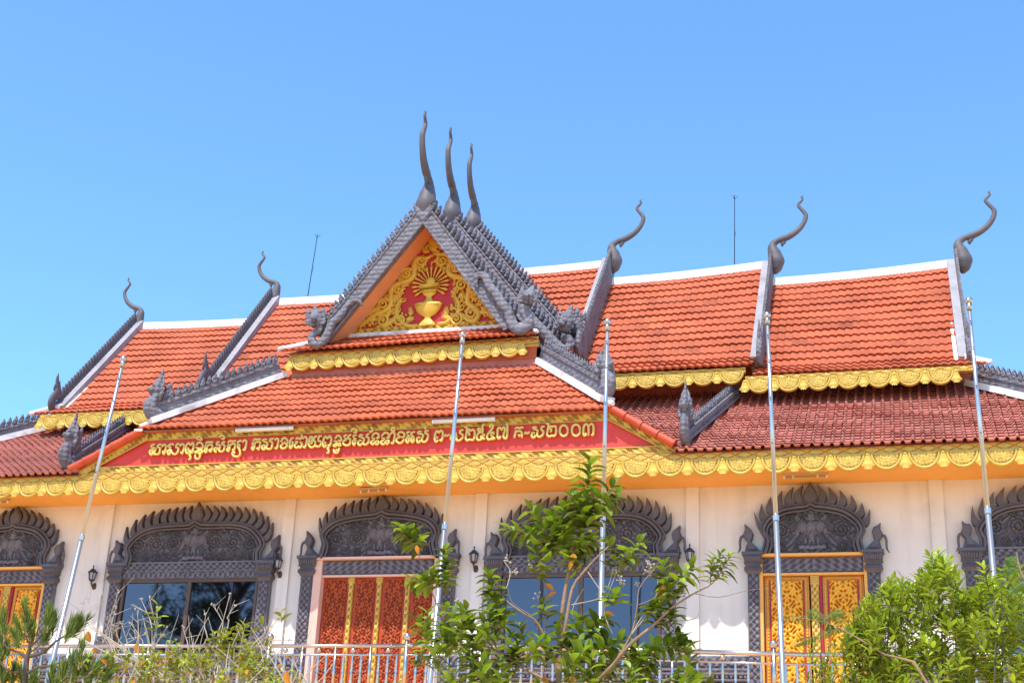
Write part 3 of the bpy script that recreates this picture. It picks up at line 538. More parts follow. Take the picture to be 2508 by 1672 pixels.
def frond(a,b,wd,sg=1,n=5,y=1.08):
    """curled acanthus plume from a to b"""
    wd*=1.4; a=Vector(a);b=Vector(b); d=b-a; nn=Vector((-d.y,d.x))*sg
    P=[a+d*t+nn*.16*math.sin(PI*t) for t in [i/n for i in range(n+1)]]
    RL.tube([(p.x,y,p.y) for p in P]+[(b.x-nn.x*.12,y,b.y-nn.y*.12)],[wd*.45]+[wd*(.5-.3*i/n) for i in range(n)]+[wd*.12],6,nref=(0,1,0),flat=.6,sub=2)
    for i in range(1,n+1):
        p=P[i]; q=1-.55*i/n; t=(P[i]-P[i-1]).normalized()
        for s2 in (-1,1):
            nv=Vector((-t.y,t.x))*s2; e=p+nv*wd*q*.95+t*wd*.35
            RL.tube([(p.x,y,p.y),((p+nv*wd*q*.6).x,y-.015,(p+nv*wd*q*.6).y),(e.x,y-.01,e.y),((e+t*wd*.25-nv*wd*.15).x,y,(e+t*wd*.25-nv*wd*.15).y)],[wd*.22,wd*.24*q,wd*.16*q,wd*.04],5,nref=(0,1,0),flat=.7)
# main S-curved vines either side
scroll([(0.315, 6.294),(0.446, 6.243),(0.644, 6.216),(0.762, 6.054),(0.709, 5.814),(0.816, 5.654),(1.092, 5.572),(1.267, 5.389),(1.244, 5.131),(1.246, 4.932),(1.426, 4.79),(1.531, 4.616),(1.426, 4.456),(1.251, 4.516),(1.088, 4.685)],[.02,.04,.055,.06,.06,.06,.06,.06,.06,.06,.06,.055,.055,.05,.03])
scroll([(0.268, 6.257),(0.156, 6.163),(-0.082, 6.182),(-0.158, 6.003),(-0.14, 5.756),(-0.258, 5.622),(-0.471, 5.567),(-0.662, 5.469),(-0.705, 5.269),(-0.677, 5.045),(-0.793, 4.891),(-1.042, 4.787),(-1.211, 4.678),(-1.318, 4.545)],[.02,.04,.055,.06,.06,.06,.06,.06,.06,.06,.055,.05,.045,.03])
scroll([(0.043, 4.457),(-0.15, 4.439),(-0.331, 4.521),(-0.483, 4.71),(-0.63, 4.58),(-0.818, 4.472),(-0.967, 4.602)],[.03,.045,.05,.05,.05,.05,.03])
scroll([(0.527, 4.455),(0.757, 4.47),(0.883, 4.6),(1.03, 4.689)],[.03,.045,.05,.03])
for c,r,s,a in (((0.546, 6.061),.115,1,2.2),((0.883, 5.831),.11,-1,2.6),((1.074, 5.403),.125,1,1.0),((1.408, 5.099),.115,-1,2.6),((1.357, 4.667),.14,1,.6),((0.983, 4.534),.14,-1,1.2),
                ((0.023, 6.102),.115,-1,.9),((-0.33, 5.791),.13,1,.5),((-0.518, 5.408),.13,-1,2.1),((-0.865, 5.048),.125,1,.5),((-0.849, 4.614),.14,-1,2.5),((-0.407, 4.615),.14,1,1.9)): volute(c,r,s,a)
for a,b,w,s in (((0.342, 6.333),(0.438, 6.656),.085,1),((0.282, 6.338),(0.14, 6.68),.085,-1),((0.311, 6.501),(0.292, 6.772),.06,1),((0.435, 6.408),(0.575, 6.376),.06,1),((0.108, 6.29),(0.038, 6.44),.06,-1),
  ((1.505, 5.072),(1.69, 4.822),.09,1),((1.566, 4.672),(1.955, 4.47),.10,1),((1.598, 4.769),(1.791, 4.716),.06,-1),((1.039, 5.185),(1.105, 5.041),.07,1),((1.012, 4.67),(0.908, 5.114),.10,-1),((0.844, 4.602),(0.669, 4.634),.07,1),((0.781, 4.686),(0.732, 4.848),.06,1),((0.912, 5.354),(0.919, 5.254),.05,1),
  ((-0.936, 4.941),(-1.201, 4.798),.08,-1),((-1.031, 4.666),(-1.412, 4.491),.09,-1),((-0.566, 5.259),(-0.533, 5.095),.07,-1),((-0.483, 4.71),(-0.419, 5.148),.10,1),((-0.242, 4.634),(-0.086, 4.624),.07,-1),((-0.17, 4.709),(-0.184, 4.89),.06,-1),((-0.406, 5.491),(-0.269, 5.501),.06,1),((-0.793, 5.133),(-0.805, 5.276),.05,1),((-0.739, 4.707),(-0.616, 4.9),.07,1),
  ((-0.742, 4.507),(-1.011, 4.425),.05,-1),((1.197, 4.461),(1.087, 4.389),.05,1),((-0.472, 5.577),(-0.563, 5.727),.05,-1),((-0.065, 5.955),(-0.017, 5.828),.04,1),((0.625, 5.901),(0.594, 5.782),.04,-1),((1.091, 5.603),(1.123, 5.701),.045,1)): frond(a,b,w,s)
# offering vase with a sheaf of rays
vx,_v=(0.273, 4.919)
def vz(py): return np.interp(py,[553,1480],[6.237,4.36])
RL.lathe([(.20,vz(1455)),(.21,vz(1430)),(.13,vz(1390)),(.07,vz(1360)),(.09,vz(1340)),(.20,vz(1310)),(.29,vz(1260)),(.34,vz(1200)),(.36,vz(1178)),(.33,vz(1170)),(.13,vz(1165)),(.12,vz(1150)),(.085,vz(1120)),(.06,vz(1095)),(.07,vz(1085)),(.15,vz(1060)),(.19,vz(1015)),(.19,vz(1000)),(.02,vz(998))],(vx,1.08,0),28,.32)
RL.ball((vx+.03,1.04,vz(905)),.12,14,sy=.35)
for k in range(17):
    a=PI*(-.19+1.38*k/16); r0=.14; r1=.46+.07*math.sin(PI*k/16); c=math.cos(a); s_=math.sin(a); z=vz(945)
    RL.tube([(vx+.02+c*r0,1.08,z+s_*r0),(vx+.02+c*r1*.7,1.06,z+s_*r1*.7),(vx+.02+c*r1*.86,1.06,z+s_*r1*.86),(vx+.02+c*r1,1.07,z+s_*r1)],[.014,.022,.038,.006],6,nref=(0,1,0),flat=.8)
RL.prism([(vx-.24,vz(1000)),(vx+.24,vz(985)),(vx+.26,vz(935)),(vx-.22,vz(945))],.98,1.09)
for k in range(14):
    a=k*.45; RL.ball((vx-.27+.54*k/13,.99,vz(1200)),.022,5); RL.ball((vx-.17+.34*k/13,1.02,vz(1035)),.018,5)

random.seed(44)
for k in range(420):
    x=random.uniform(-1.6,2.0); z=random.uniform(4.50,6.6)
    lim=(7.0-z)/(7.1-4.3)*2.1
    if abs(x-.22)>lim-.22: continue
    if abs(x-vx)<.56 and z<5.85: continue
    a=R()*6.28; l=.16; RL.tube([(x,1.10,z),(x+l*.6*math.cos(a),1.085,z+l*.6*math.sin(a)),(x+l*math.cos(a+.5),1.09,z+l*math.sin(a+.5))],[.032,.028,.010],5,nref=(0,1,0),flat=.6); RL.ball((x,1.10,z),.045,6)

RL.build('gilded_relief','gold',tymp,smooth=True)
# -------- gable roofs, barge boards and naga bodies, three deep
def gable(Y,cx,za,xl,zl,xr,zr,depth,Yf,par):
    """Y front plane, apex height za, feet (xl,zl) and (xr,zr)"""
    gr=None
    W=.27
    for sg,(xf,zf) in ((-1,(xl,zl)),(1,(xr,zr))):
        a=Vector((cx,za)); f=Vector((xf,zf)); d=(f-a); l=d.length; d/=l; n=Vector((-d.y,d.x)); 
        if n.y<0: n=-n
        sh=lambda x,z: (Yf-Y)*max(0,min(1.05,(Vector((x,z))-a).dot(d)/l))
        def shear(mb): mb.v=[(p[0],p[1]+sh(p[0],p[2]),p[2]) for p in mb.v]; return mb
        prof=[(0,0),(l,0)]
        def TT(al,yy,zz,a=a,f=f,d=d,n=n,l=l): 
            p=f-d*yy-n*.0+n*(zz-.10); return (p.x,al+sh(p.x,p.y),p.y)
        o=tile_roof('gable_roof',[(0.0,0.0),(l-.02,0.0)],lambda s:Y+.05,lambda s:Y+depth,.338,.168,.014,.03,'tile',par,T=TT,flip=(sg<0))
        mb=MB(); i0=a-n*.16; i1=f-n*.16
        mb.add([(i0.x,Y+.03,i0.y),(i1.x,Y+.03,i1.y),(i1.x,Y+depth,i1.y),(i0.x,Y+depth,i0.y)],[(0,1,2,3)]); shear(mb).build('underside','orange',o)
        mb=MB(); pl=[a+n*.10+d*(-.05),a-n*W,f-n*W*.9,f+n*.10]
        pl=[(p.x,p.y) for p in pl]; mb.prism(pl,Y-.10,Y+.05,bev=0)
        for w_ in (-.235,.08): mb.tube([(a+n*w_).to_tuple()[0:1]+(Y-.10,)+(a+n*w_).to_tuple()[1:2],(f+n*w_).to_tuple()[0:1]+(Y-.10,)+(f+n*w_).to_tuple()[1:2]],.03,6)
        shear(mb); brg=mb.build('barge_board','scales',T)
        mb=MB(); k=int(l/.175)
        for i in range(1,k):
            b=a+d*(i*.175)+n*.09; lp=leafpoly(.15,.30,0,4); pts=[]
            for u,v in lp: p=b+d*u+n*v*.85-d*v*.5; pts.append((p.x,p.y))
            mb.prism(pts,Y-.10,Y+.02,bev=.3)
            for q,rr in ((.07,.055),(.15,.045)):
                p=b+n*q*.85-d*q*.4; mb.ball((p.x,Y-.10,p.y),rr,6)
        shear(mb).build('crest','grey',brg)
    return
gable(.35,.30,7.09,-2.05,3.98,2.62,3.98,2.3,.35,T)
gable(2.25,.30,7.70,-2.55,3.69,3.424,3.69,1.75,1.55,T)
gable(3.95,.30,8.27,-2.9,4.034,3.597,4.034,3.9,2.0,T)
def horn_front(y,z,s,par): return horn(.29,y,z,0,-1,s,par,hs=.72,thin=1.05,fat=1.06)
horn_front(.44,7.46,1.31,T); horn_front(2.3,8.11,1.28,T); horn_front(4.0,8.66,1.24,T)
for yy,za in ((.35,7.09),(2.25,7.70),(3.95,8.27)):
    mb=MB(); mb.prism([(.30,za-.36),(.05,za-.03),(.16,za+.06),(.30,za+.1),(.44,za+.06),(.55,za-.03)],yy-.14,yy+.04); mb.build('apex_block','scales',T)
def naga_body(path,rad,head,tip,par,y,cr=1,hw=1.0):
    mb=MB(); mb.tube([(p[0],y,p[1]) for p in path],rad,10,nref=(0,1,0),flat=.75,sub=4); o=mb.build('naga_body','scales',par,smooth=True)
    f=MB(); h=Vector((head[0],y-.05,head[1])); t=Vector((tip[0],y,tip[1])); d=(t-h)
    f.tube([h-d*.25,h,h+d*.25,h+d*.5,h+d*.8,t],[.10*hw,.16*hw,.17*hw,.12*hw,.06,.008],10,nref=(0,1,0),flat=.7,sub=2)
    for sg in (-1,1):
        for k in range(5):
            b=h+d*(-.1+.16*k)+Vector((sg*.09,0,0)); f.tube([b,b+Vector((sg*.12,-.02,.02)),b+Vector((sg*.13,0,.15))],[.06,.045,.006],6,nref=(0,1,0),flat=.6)
    f.tube([h+Vector((0,-.08,.0)),h+Vector((-.03*cr,-.2,-.02)),h+Vector((-.04*cr,-.26,.03))],[.08,.06,.02],8)
    f.tube([h+Vector((0,-.08,-.09)),h+Vector((-.02*cr,-.16,-.12))],[.06,.02],8)
    for sg in (-1,1): f.ball(h+Vector((sg*.06,-.14,.06)),.028,6)
    f.build('naga_head','scales',o,smooth=True)
naga_body([(1.757, 4.88),(1.702, 5.083),(1.79, 5.213),(1.933, 5.138),(2.05, 4.895),(2.215, 4.703),(2.346, 4.462),(2.49, 4.31),(2.559, 4.11),(2.662, 3.892),(2.818, 3.795),(2.974, 3.89),(2.974, 4.083),(2.883, 4.23),(2.894, 4.371)],[.015,.06,.085,.10,.105,.11,.115,.115,.12,.13,.14,.135,.12,.12,.13],(2.965, 4.49),(3.06, 4.857),T,.18)
naga_body([(-1.018, 4.623),(-1.065, 4.718),(-1.213, 4.78),(-1.398, 4.675),(-1.497, 4.485),(-1.602, 4.361),(-1.735, 4.252),(-1.795, 4.074),(-1.855, 3.896),(-1.972, 3.76),(-2.101, 3.755),(-2.217, 3.866),(-2.179, 4.007),(-2.044, 4.089),(-2.03, 4.206)],[.012,.04,.055,.065,.085,.095,.10,.105,.11,.11,.11,.10,.09,.09,.09],(-2.128, 4.278),(-2.215, 4.744),T,.18,-1)
naga_body([(2.651, 4.585),(2.924, 4.312),(3.16, 4.043),(3.375, 3.814),(3.567, 3.749),(3.648, 3.887),(3.539, 4.074)],[.12,.14,.14,.15,.15,.13,.13],(3.514, 4.328),(3.669, 4.883),T,1.45,1,1.25)
naga_body([(2.894, 4.732),(3.079, 4.479),(3.281, 4.228),(3.516, 3.977),(3.616, 4.135)],[.11,.13,.13,.13,.12],(3.643, 4.389),(3.704, 4.992),T,1.85,1,.7)
mb=MB(); mb.tube([(-1.20,5.3,7.55),(-1.24,5.3,7.85),(-1.12,5.3,8.02),(-1.28,5.3,8.16),(-1.22,5.3,8.30)],[.05,.05,.035,.03,.01],6,sub=3); mb.build('roof_horn','horn',T,smooth=True)
# ================================================================== carved openings
def outline(pts,x): return float(np.interp(x,[p[0] for p in pts],[p[1] for p in pts]))
def pediment(c,mold,tips,zb,capw,ele,par,nsp,ctip):
    """arched panel with a moulding, flame leaves, end serpents; c is the centre x"""
    xl,xr=mold[0][0],mold[-1][0]
    top=[p for p in mold]; 
    # monotone outline for the carved panel
    mono=[]; 
    for p in mold:
        if not mono or p[0]>mono[-1][0]+.005: mono.append(p)
    spir=[]
    for i in range(nsp):
        u=(i+1)/(nsp+.6); 
        for sg in (-1,1): spir.append((sg*u*(xr-.16)+sg*.08,zb+.42+.03*math.cos(i),.17))
    for i in range(nsp*2):
        u=(i+.7)/(nsp*2+.8)
        for sg in (-1,1): spir.append((sg*u*xr,zb+.13,.10))
    for i in range(nsp+1):
        u=(i+.45)/(nsp+2)
        for sg in (-1,1): spir.append((sg*(u*xr*.85),zb+.70-.0*u,.09))
    def hf(X,Z):
        x=X-c; H=.45*foliage(x*np.where(x<0,-1,1),Z,24)
        for (a,b,r) in spir:
            s,m=spiral(x,Z,a,b,r,1 if a<0 else -1); th=np.arctan2(Z-b,x-a); rr=np.hypot(x-a,Z-b)/r; H=np.where(m,.12+.88*s*(.62+.38*np.cos(9*th+6*rr)),H)
        # three-headed elephant on a plinth, small rider shrine above
        def el(cx,cz,rx,rz,v):
            nonlocal H; q=((x-cx)/rx)**2+((Z-cz)/rz)**2; H=np.where(q<1,np.maximum(.30,v*(1-q*.45)+.12*np.sin(x*90)*np.sin(Z*80)),H)
        bz=zb+.28
        H=np.where((np.abs(x)<.19)&(Z>zb+.16)&(Z<bz+.22),.15,H)
        for k in range(4): el(-.12+.08*k,zb+.24,.028,.10,.55)
        x_=x; el0=el; el=lambda a,b,p,q,v: el0(a,b,p,q,v*.64)
        el(0,bz+.18,.20,.13,.85)
        for sg in (-1,1): el(sg*.17,bz+.24,.12,.12,.95); el(sg*.27,bz+.14,.045,.10,.9); el(sg*.30,bz+.05,.05,.035,.9)
        el(0,bz+.22,.11,.14,1.0); el(0,bz+.05,.04,.12,1.0); el(0,bz+.40,.15,.03,.9); el(0,bz+.47,.07,.07,1.0)
        el(0,bz+.60,.045,.13,.9)
        H=np.where((np.abs(x)<.26)&(Z>zb+.06)&(Z<zb+.14),.7+.2*np.sin(60*x),H)
        return H
    mb=MB(); xl*=.95; xr*=.95; mb.grid(c+xl+.02,c+xr-.02,zb,lambda x:max(zb+.02,outline(mono,x-c)),-.10,hf,int((xr-xl)/.021),52,.085)
    P=[(c+p[0]*.95,p[1]-.10) for p in mold]; mono=[(p[0]*.95,p[1]-.10) for p in mono]
    mb.prism([(x,z) for x,z in P]+[(P[-1][0],zb),(P[0][0],zb)],-.10,-.004)
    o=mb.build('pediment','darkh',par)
    mb=MB()
    PP=[(P[0][0],-.20,zb+.02)]+[(x,-.20,z) for x,z in P]+[(P[-1][0],-.20,zb+.02)]
    mb.tube(PP,.034,8,nref=(0,1,0),flat=1.6,sub=3)
    PO=[]
    cz=sum(z for x,z in P)/len(P)
    for x,z in P:
        v=Vector((x-c,(z-zb)*1.6)); v.normalize(); PO.append((x+v.x*.068,-.16,z+v.y*.068))
    mb.tube(PO,.030,8,nref=(0,1,0),flat=1.6,sub=3)
    PI_=[]
    for x,z in P:
        v=Vector((x-c,(z-zb)*1.6)); v.normalize(); PI_.append((x-v.x*.075,-.19,z-v.y*.075))
    mb.tube(PI_,.022,8,nref=(0,1,0),flat=1.6,sub=3)
    L=0
    mb.build('arch_moulding','dark',o,smooth=True)
    # flame leaves: from moulding to their tips
    MO=[(x,z) for x,_,z in PO]
    dense=[]
    for a,b in zip(MO[:-1],MO[1:]):
        for k in range(10): dense.append((lerp(a[0],b[0],k/10),lerp(a[1],b[1],k/10)))
    xs0=dense[0][0]
    arc=[0]
    for a,b in zip(dense[:-1],dense[1:]): arc.append(arc[-1]+math.hypot(b[0]-a[0],b[1]-a[1]))
    def at(s):
        s=max(0,min(arc[-1],s)); i=min(len(arc)-2,max(0,int(np.searchsorted(arc,s))-1)); t=(s-arc[i])/max(1e-6,arc[i+1]-arc[i]); return lerp(dense[i][0],dense[i+1][0],t),lerp(dense[i][1],dense[i+1][1],t)
    ic=min(range(len(dense)),key=lambda i:abs(dense[i][0]-c)); sc=arc[ic]
    nl=len([t for t in tips if t[0]<ctip-.05]); nr=len([t for t in tips if t[0]>ctip+.05])
    s_start=.46; s_end=arc[-1]-.46
    mb=MB()
    def flame(bs,wd,tip,sg):
        b0=at(bs-wd/2); b1=at(bs+wd/2); tx,tz=c+tip[0]*1.01,tip[1]+.02
        poly=[]; n=7
        m0=((b0[0]+b1[0])/2,(b0[1]+b1[1])/2)
        ax=Vector((tx-m0[0],tz-m0[1])); l=ax.length
        nv=Vector((b1[0]-b0[0],b1[1]-b0[1])).normalized()
        lft=[];rgt=[]
        for i in range(n+1):
            t=i/n; q=Vector(m0)+ax*t; w=wd*.385*(1-max(0,(t-.5)/.5)**1.6)
            bow=-sg*math.sin(PI*t)*l*.22
            q=q+nv*bow*-1
            lft.append((q-nv*w)); rgt.append((q+nv*w))
        poly=[(p.x,p.y) for p in rgt]+[(p.x,p.y) for p in lft[:-1][::-1]]
        mb.prism(poly,-.15,-.04,bev=.12)
    for i in range(nl):
        bs=lerp(s_start,sc,(i+.5)/(nl+.55)); flame(bs,(sc-s_start)/(nl+.55)*.97,tips[i],-1)
    for i in range(nr):
        bs=lerp(s_end,sc,(i+.5)/(nr+.55)); flame(bs,(s_end-sc)/(nr+.55)*.97,tips[-1-i],1)
    # big centre leaf
    bz=outline(mono,0)+.06; th=max(t[1] for t in tips)+.0
    mb.prism([(c-.13,bz),(c-.15,bz+.10),(c-.11,lerp(bz,th,.55)),(c-.04,lerp(bz,th,.85)),(c,th+.02),(c+.05,lerp(bz,th,.85)),(c+.12,lerp(bz,th,.55)),(c+.15,bz+.10),(c+.13,bz),(c,bz-.12)],-.21,-.07,bev=.25)
    mb.build('flame_crest','dark',o)
    # serpents with long trunks at the ends
    for sg,(hx,hz_) in ((-1,ele[0]),(1,ele[1])):
        f=MB(); x0=c+hx; z0=hz_
        zb2=zb+.02
        f.prism([(x0-sg*.34,zb2),(x0+sg*.02,zb2),(x0-sg*.02,zb2+.16),(x0-sg*.10,zb2+.24)],-.16,-.01,bev=.1)
        f.prism([(x0-sg*.05,zb2),(x0-sg*.25,zb2),(x0-sg*.17,zb2+.12),(x0-sg*.11,zb2+.20),(x0-sg*.15,zb2+.30),(x0-sg*.165,zb2+.38),(x0-sg*.13,zb2+.46),(x0-sg*.06,z0-.03),(x0+sg*.01,z0+.03),(x0+sg*.0,z0-.10),(x0+sg*.04,z0-.19),(x0+sg*.02,z0-.26),(x0-sg*.04,z0-.33)],-.19,-.04,bev=.2)
        f.tube([(x0-sg*.02,-.12,z0-.22),(x0+sg*.07,-.13,z0-.24),(x0+sg*.10,-.13,z0-.34),(x0+sg*.10,-.13,z0-.48),(x0+sg*.15,-.13,z0-.57)],[.035,.03,.026,.022,.008],7,nref=(0,1,0),sub=3)
        f.build('serpent_finial','dark',o,smooth=False)
    return o
def column(x0,x1,zt,zcap,zbase,par,name='carved_jamb'):
    mb=MB(); xm=(x0+x1)/2
    mb.box(x0,x1,-.14,-.002,zbase,zcap)
    mb.grid(x0+.02,x1-.02,zbase,zcap,-.142,lambda X,Z: .5+.5*np.tanh(1.5*(np.cos((X-xm)*52)*np.cos(Z*44)+.5*np.sin(Z*90)*np.sin((X-xm)*80))),16,int((zcap-zbase)/.018),.035)
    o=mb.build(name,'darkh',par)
    mb=MB(); n=[(zt,.10),(zt-.06,.10),(zt-.065,.075),(zt-.20,.05),(zt-.21,.07),(zt-.245,.02),(zt-.27,.02),(zt-.30,.055),(zt-.36,.06),(zt-.385,.03),(zt-.44,.0)]
    vs=[];k=0
    for z,e in n: vs+=[(x0-e,-.004,z),(x0-e,-.17-e*.8,z),(x1+e*.9,-.17-e*.8,z),(x1+e*.9,-.004,z)]
    m=len(n); mb.add(vs,[(i*4+j,i*4+j+1,i*4+j+5,i*4+j+4) for i in range(m-1) for j in range(3)]+[(0,3,2,1)])
    xm=(x0+x1)/2
    for j in range(7):
        f=(j-3)/3.4; mb.tube([(xm+f*(x1-x0)*.55,-.215,zt-.19),(xm+f*(x1-x0)*.62,-.235,zt-.12),(xm+f*(x1-x0)*.66,-.24,zt-.075)],[.018,.032,.012],5)
        mb.ball((xm+f*(x1-x0)*.55,-.225,zt-.33),.024,6)
    mb.build('capital','dark',o)
    return o
WM=[(-1.68, -1.36), (-1.64, -1.15), (-1.72, -0.96), (-1.62, -0.8), (-1.46, -0.66), (-1.24, -0.56), (-0.92, -0.5), (-0.53, -0.48), (-0.16, -0.465), (0, -0.39), (0.16, -0.465), (0.53, -0.48), (0.92, -0.485), (1.24, -0.53), (1.47, -0.63), (1.64, -0.78), (1.74, -0.95), (1.66, -1.13), (1.7, -1.36)]
WT=[(-1.73, -0.56), (-1.52, -0.4), (-1.31, -0.29), (-1.11, -0.21), (-0.89, -0.18), (-0.72, -0.16), (-0.53, -0.14), (-0.35, -0.13), (-0.18, -0.11), (0, -0.05), (0.18, -0.11), (0.36, -0.125), (0.54, -0.14), (0.73, -0.15), (0.92, -0.155), (1.12, -0.18), (1.32, -0.22), (1.51, -0.29), (1.68, -0.4), (1.82, -0.55)]
DM=[(-1.36,-1.25),(-1.30,-.98),(-1.38,-.76),(-1.25,-.58),(-.99,-.45),(-.56,-.37),(-.12,-.335),(.02,-.27),(.16,-.335),(.60,-.38),(1.02,-.47),(1.24,-.60),(1.34,-.78),(1.28,-.98),(1.36,-1.25)]
DT=[(-1.44,-.47),(-1.28,-.34),(-1.08,-.22),(-.86,-.15),(-.67,-.10),(-.49,-.08),(-.31,-.05),(-.13,-.03),(.02,.0),(.20,-.04),(.38,-.07),(.56,-.09),(.74,-.12),(.95,-.19),(1.16,-.30),(1.35,-.45)]
GM=[(-.95,-1.33),(-.88,-1.08),(-.97,-.90),(-.93,-.74),(-.79,-.60),(-.59,-.48),(-.33,-.43),(-.09,-.41),(.0,-.36),(.09,-.41),(.33,-.44),(.62,-.51),(.82,-.62),(.97,-.77),(1.01,-.93),(.92,-1.12),(.97,-1.33)]
GT=[(-1.11,-.56),(-.95,-.41),(-.77,-.28),(-.54,-.16),(-.32,-.09),(-.13,-.05),(.0,-.02),(.13,-.05),(.34,-.10),(.56,-.17),(.78,-.28),(.98,-.44),(1.13,-.58)]
def window(c,label=None):
    o=thing_part('arched_window',T,(c,0,-3.4))
    pediment(c,WM,WT,-1.40,2.05,((-1.95,-.88),(2.02,-.84)),T,3,.0)
    mb=MB(); mb.box(c-1.68,c+1.68,-.12,-.004,-1.76,-1.40)
    mb.grid(c-1.66,c+1.66,-1.75,-1.60,-.125,lambda X,Z:.5+.5*np.tanh(2*np.sin(X*52)*np.cos((Z+1.67)*30+.6*np.sin(X*26))),170,8,.035)
    mb.grid(c-1.66,c+1.66,-1.58,-1.42,-.125,lambda X,Z:.5+.5*np.tanh(2*np.sin(X*40+8*Z)*np.cos(Z*44)),170,8,.035)
    mb.box(c-1.68,c+1.68,-.165,-.12,-1.60,-1.578); mb.box(c-1.70,c+1.70,-.175,-.12,-1.42,-1.385); mb.build('carved_lintel','darkh',o)
    column(c-1.96,c-1.69,-1.40,-1.80,-3.02,T); column(c+1.67,c+1.93,-1.40,-1.80,-3.02,T)
    for x0,x1 in ((-1.98,-1.68),(1.66,1.96)):
        mb=MB()
        for z0,z1,e in ((-3.10,-3.02,.05),(-3.2,-3.12,.09),(-3.42,-3.21,.05),(-3.50,-3.42,.12)): mb.box(c+x0-e,c+x1+e*.9,-.18-e*.6,-.004,z0,z1)
        mb.build('column_base','dark',T)
    fr=MB(); 
    for a,b,z0,z1 in ((-1.645,-1.585,-3.42,-1.765),(1.585,1.645,-3.42,-1.765),(-1.585,1.585,-1.83,-1.765),(-1.585,1.585,-3.42,-3.36),(-.045,.045,-3.36,-1.83)): fr.box(c+a,c+b,-.115,-.04,z0,z1)
    f=fr.build('window_frame','frame',o)
    g=MB(); g.add([(c-1.6,-.065,-3.4),(c-.03,-.065,-3.4),(c-.03,-.065,-1.8),(c-1.6,-.065,-1.8)],[(0,1,2,3)]); g.build('pane','glass',o)
    g=MB(); g.add([(c+.03,-.08,-3.4),(c+1.6,-.072,-3.4),(c+1.6,-.072,-1.8),(c+.03,-.08,-1.8)],[(0,1,2,3)]); g.build('pane','glass',o)
    g=MB(); g.box(c-.86,c-.80,-.09,-.067,-3.37,-1.82); g.build('sash_edge','black',o); g=MB(); g.box(c+1.02,c+1.05,-.10,-.082,-3.37,-1.82); g.build('sash_edge','black',o)
    return o
def dado(x0,x1):
    """carved dado with turned rails along the foot of the wall"""
    c=(x0+x1)/2; w=(x1-x0)/2; a=MB(); a.box(x0,x1,-.12,-.004,-4.6,-3.425)
    a.grid(x0,x1,-3.62,-3.44,-.125,lambda X,Z:.5+.5*np.tanh(2*np.sin(X*44)*np.cos(Z*40)),int(w*85),8,.035)
    a.grid(x0,x1,-4.5,-4.05,-.125,lambda X,Z:foliage(X,Z,24),int(w*75),18,.05)
    for z in (-3.70,-3.78,-3.90,-3.98): a.tube([(x0,-.2,z),(x1,-.2,z)],.028,8)
    for k in range(int(w*2/.09)): a.ball((x0+.05+k*.09,-.2,-3.84),.036,5)
    a.build('carved_dado','grey',T)
for x0,x1 in ((-7.78,-1.76),(1.74,7.78),(10.34,XR),(XL,-10.34)): dado(x0,x1)
def thing_part(name,par,loc):
    """an empty part that carries its pieces"""
    o=bpy.data.objects.new(name,None); C.collection.objects.link(o); o.parent=par; l=Vector(loc); o.location=l-ORG[par]; ORG[o]=l; return o
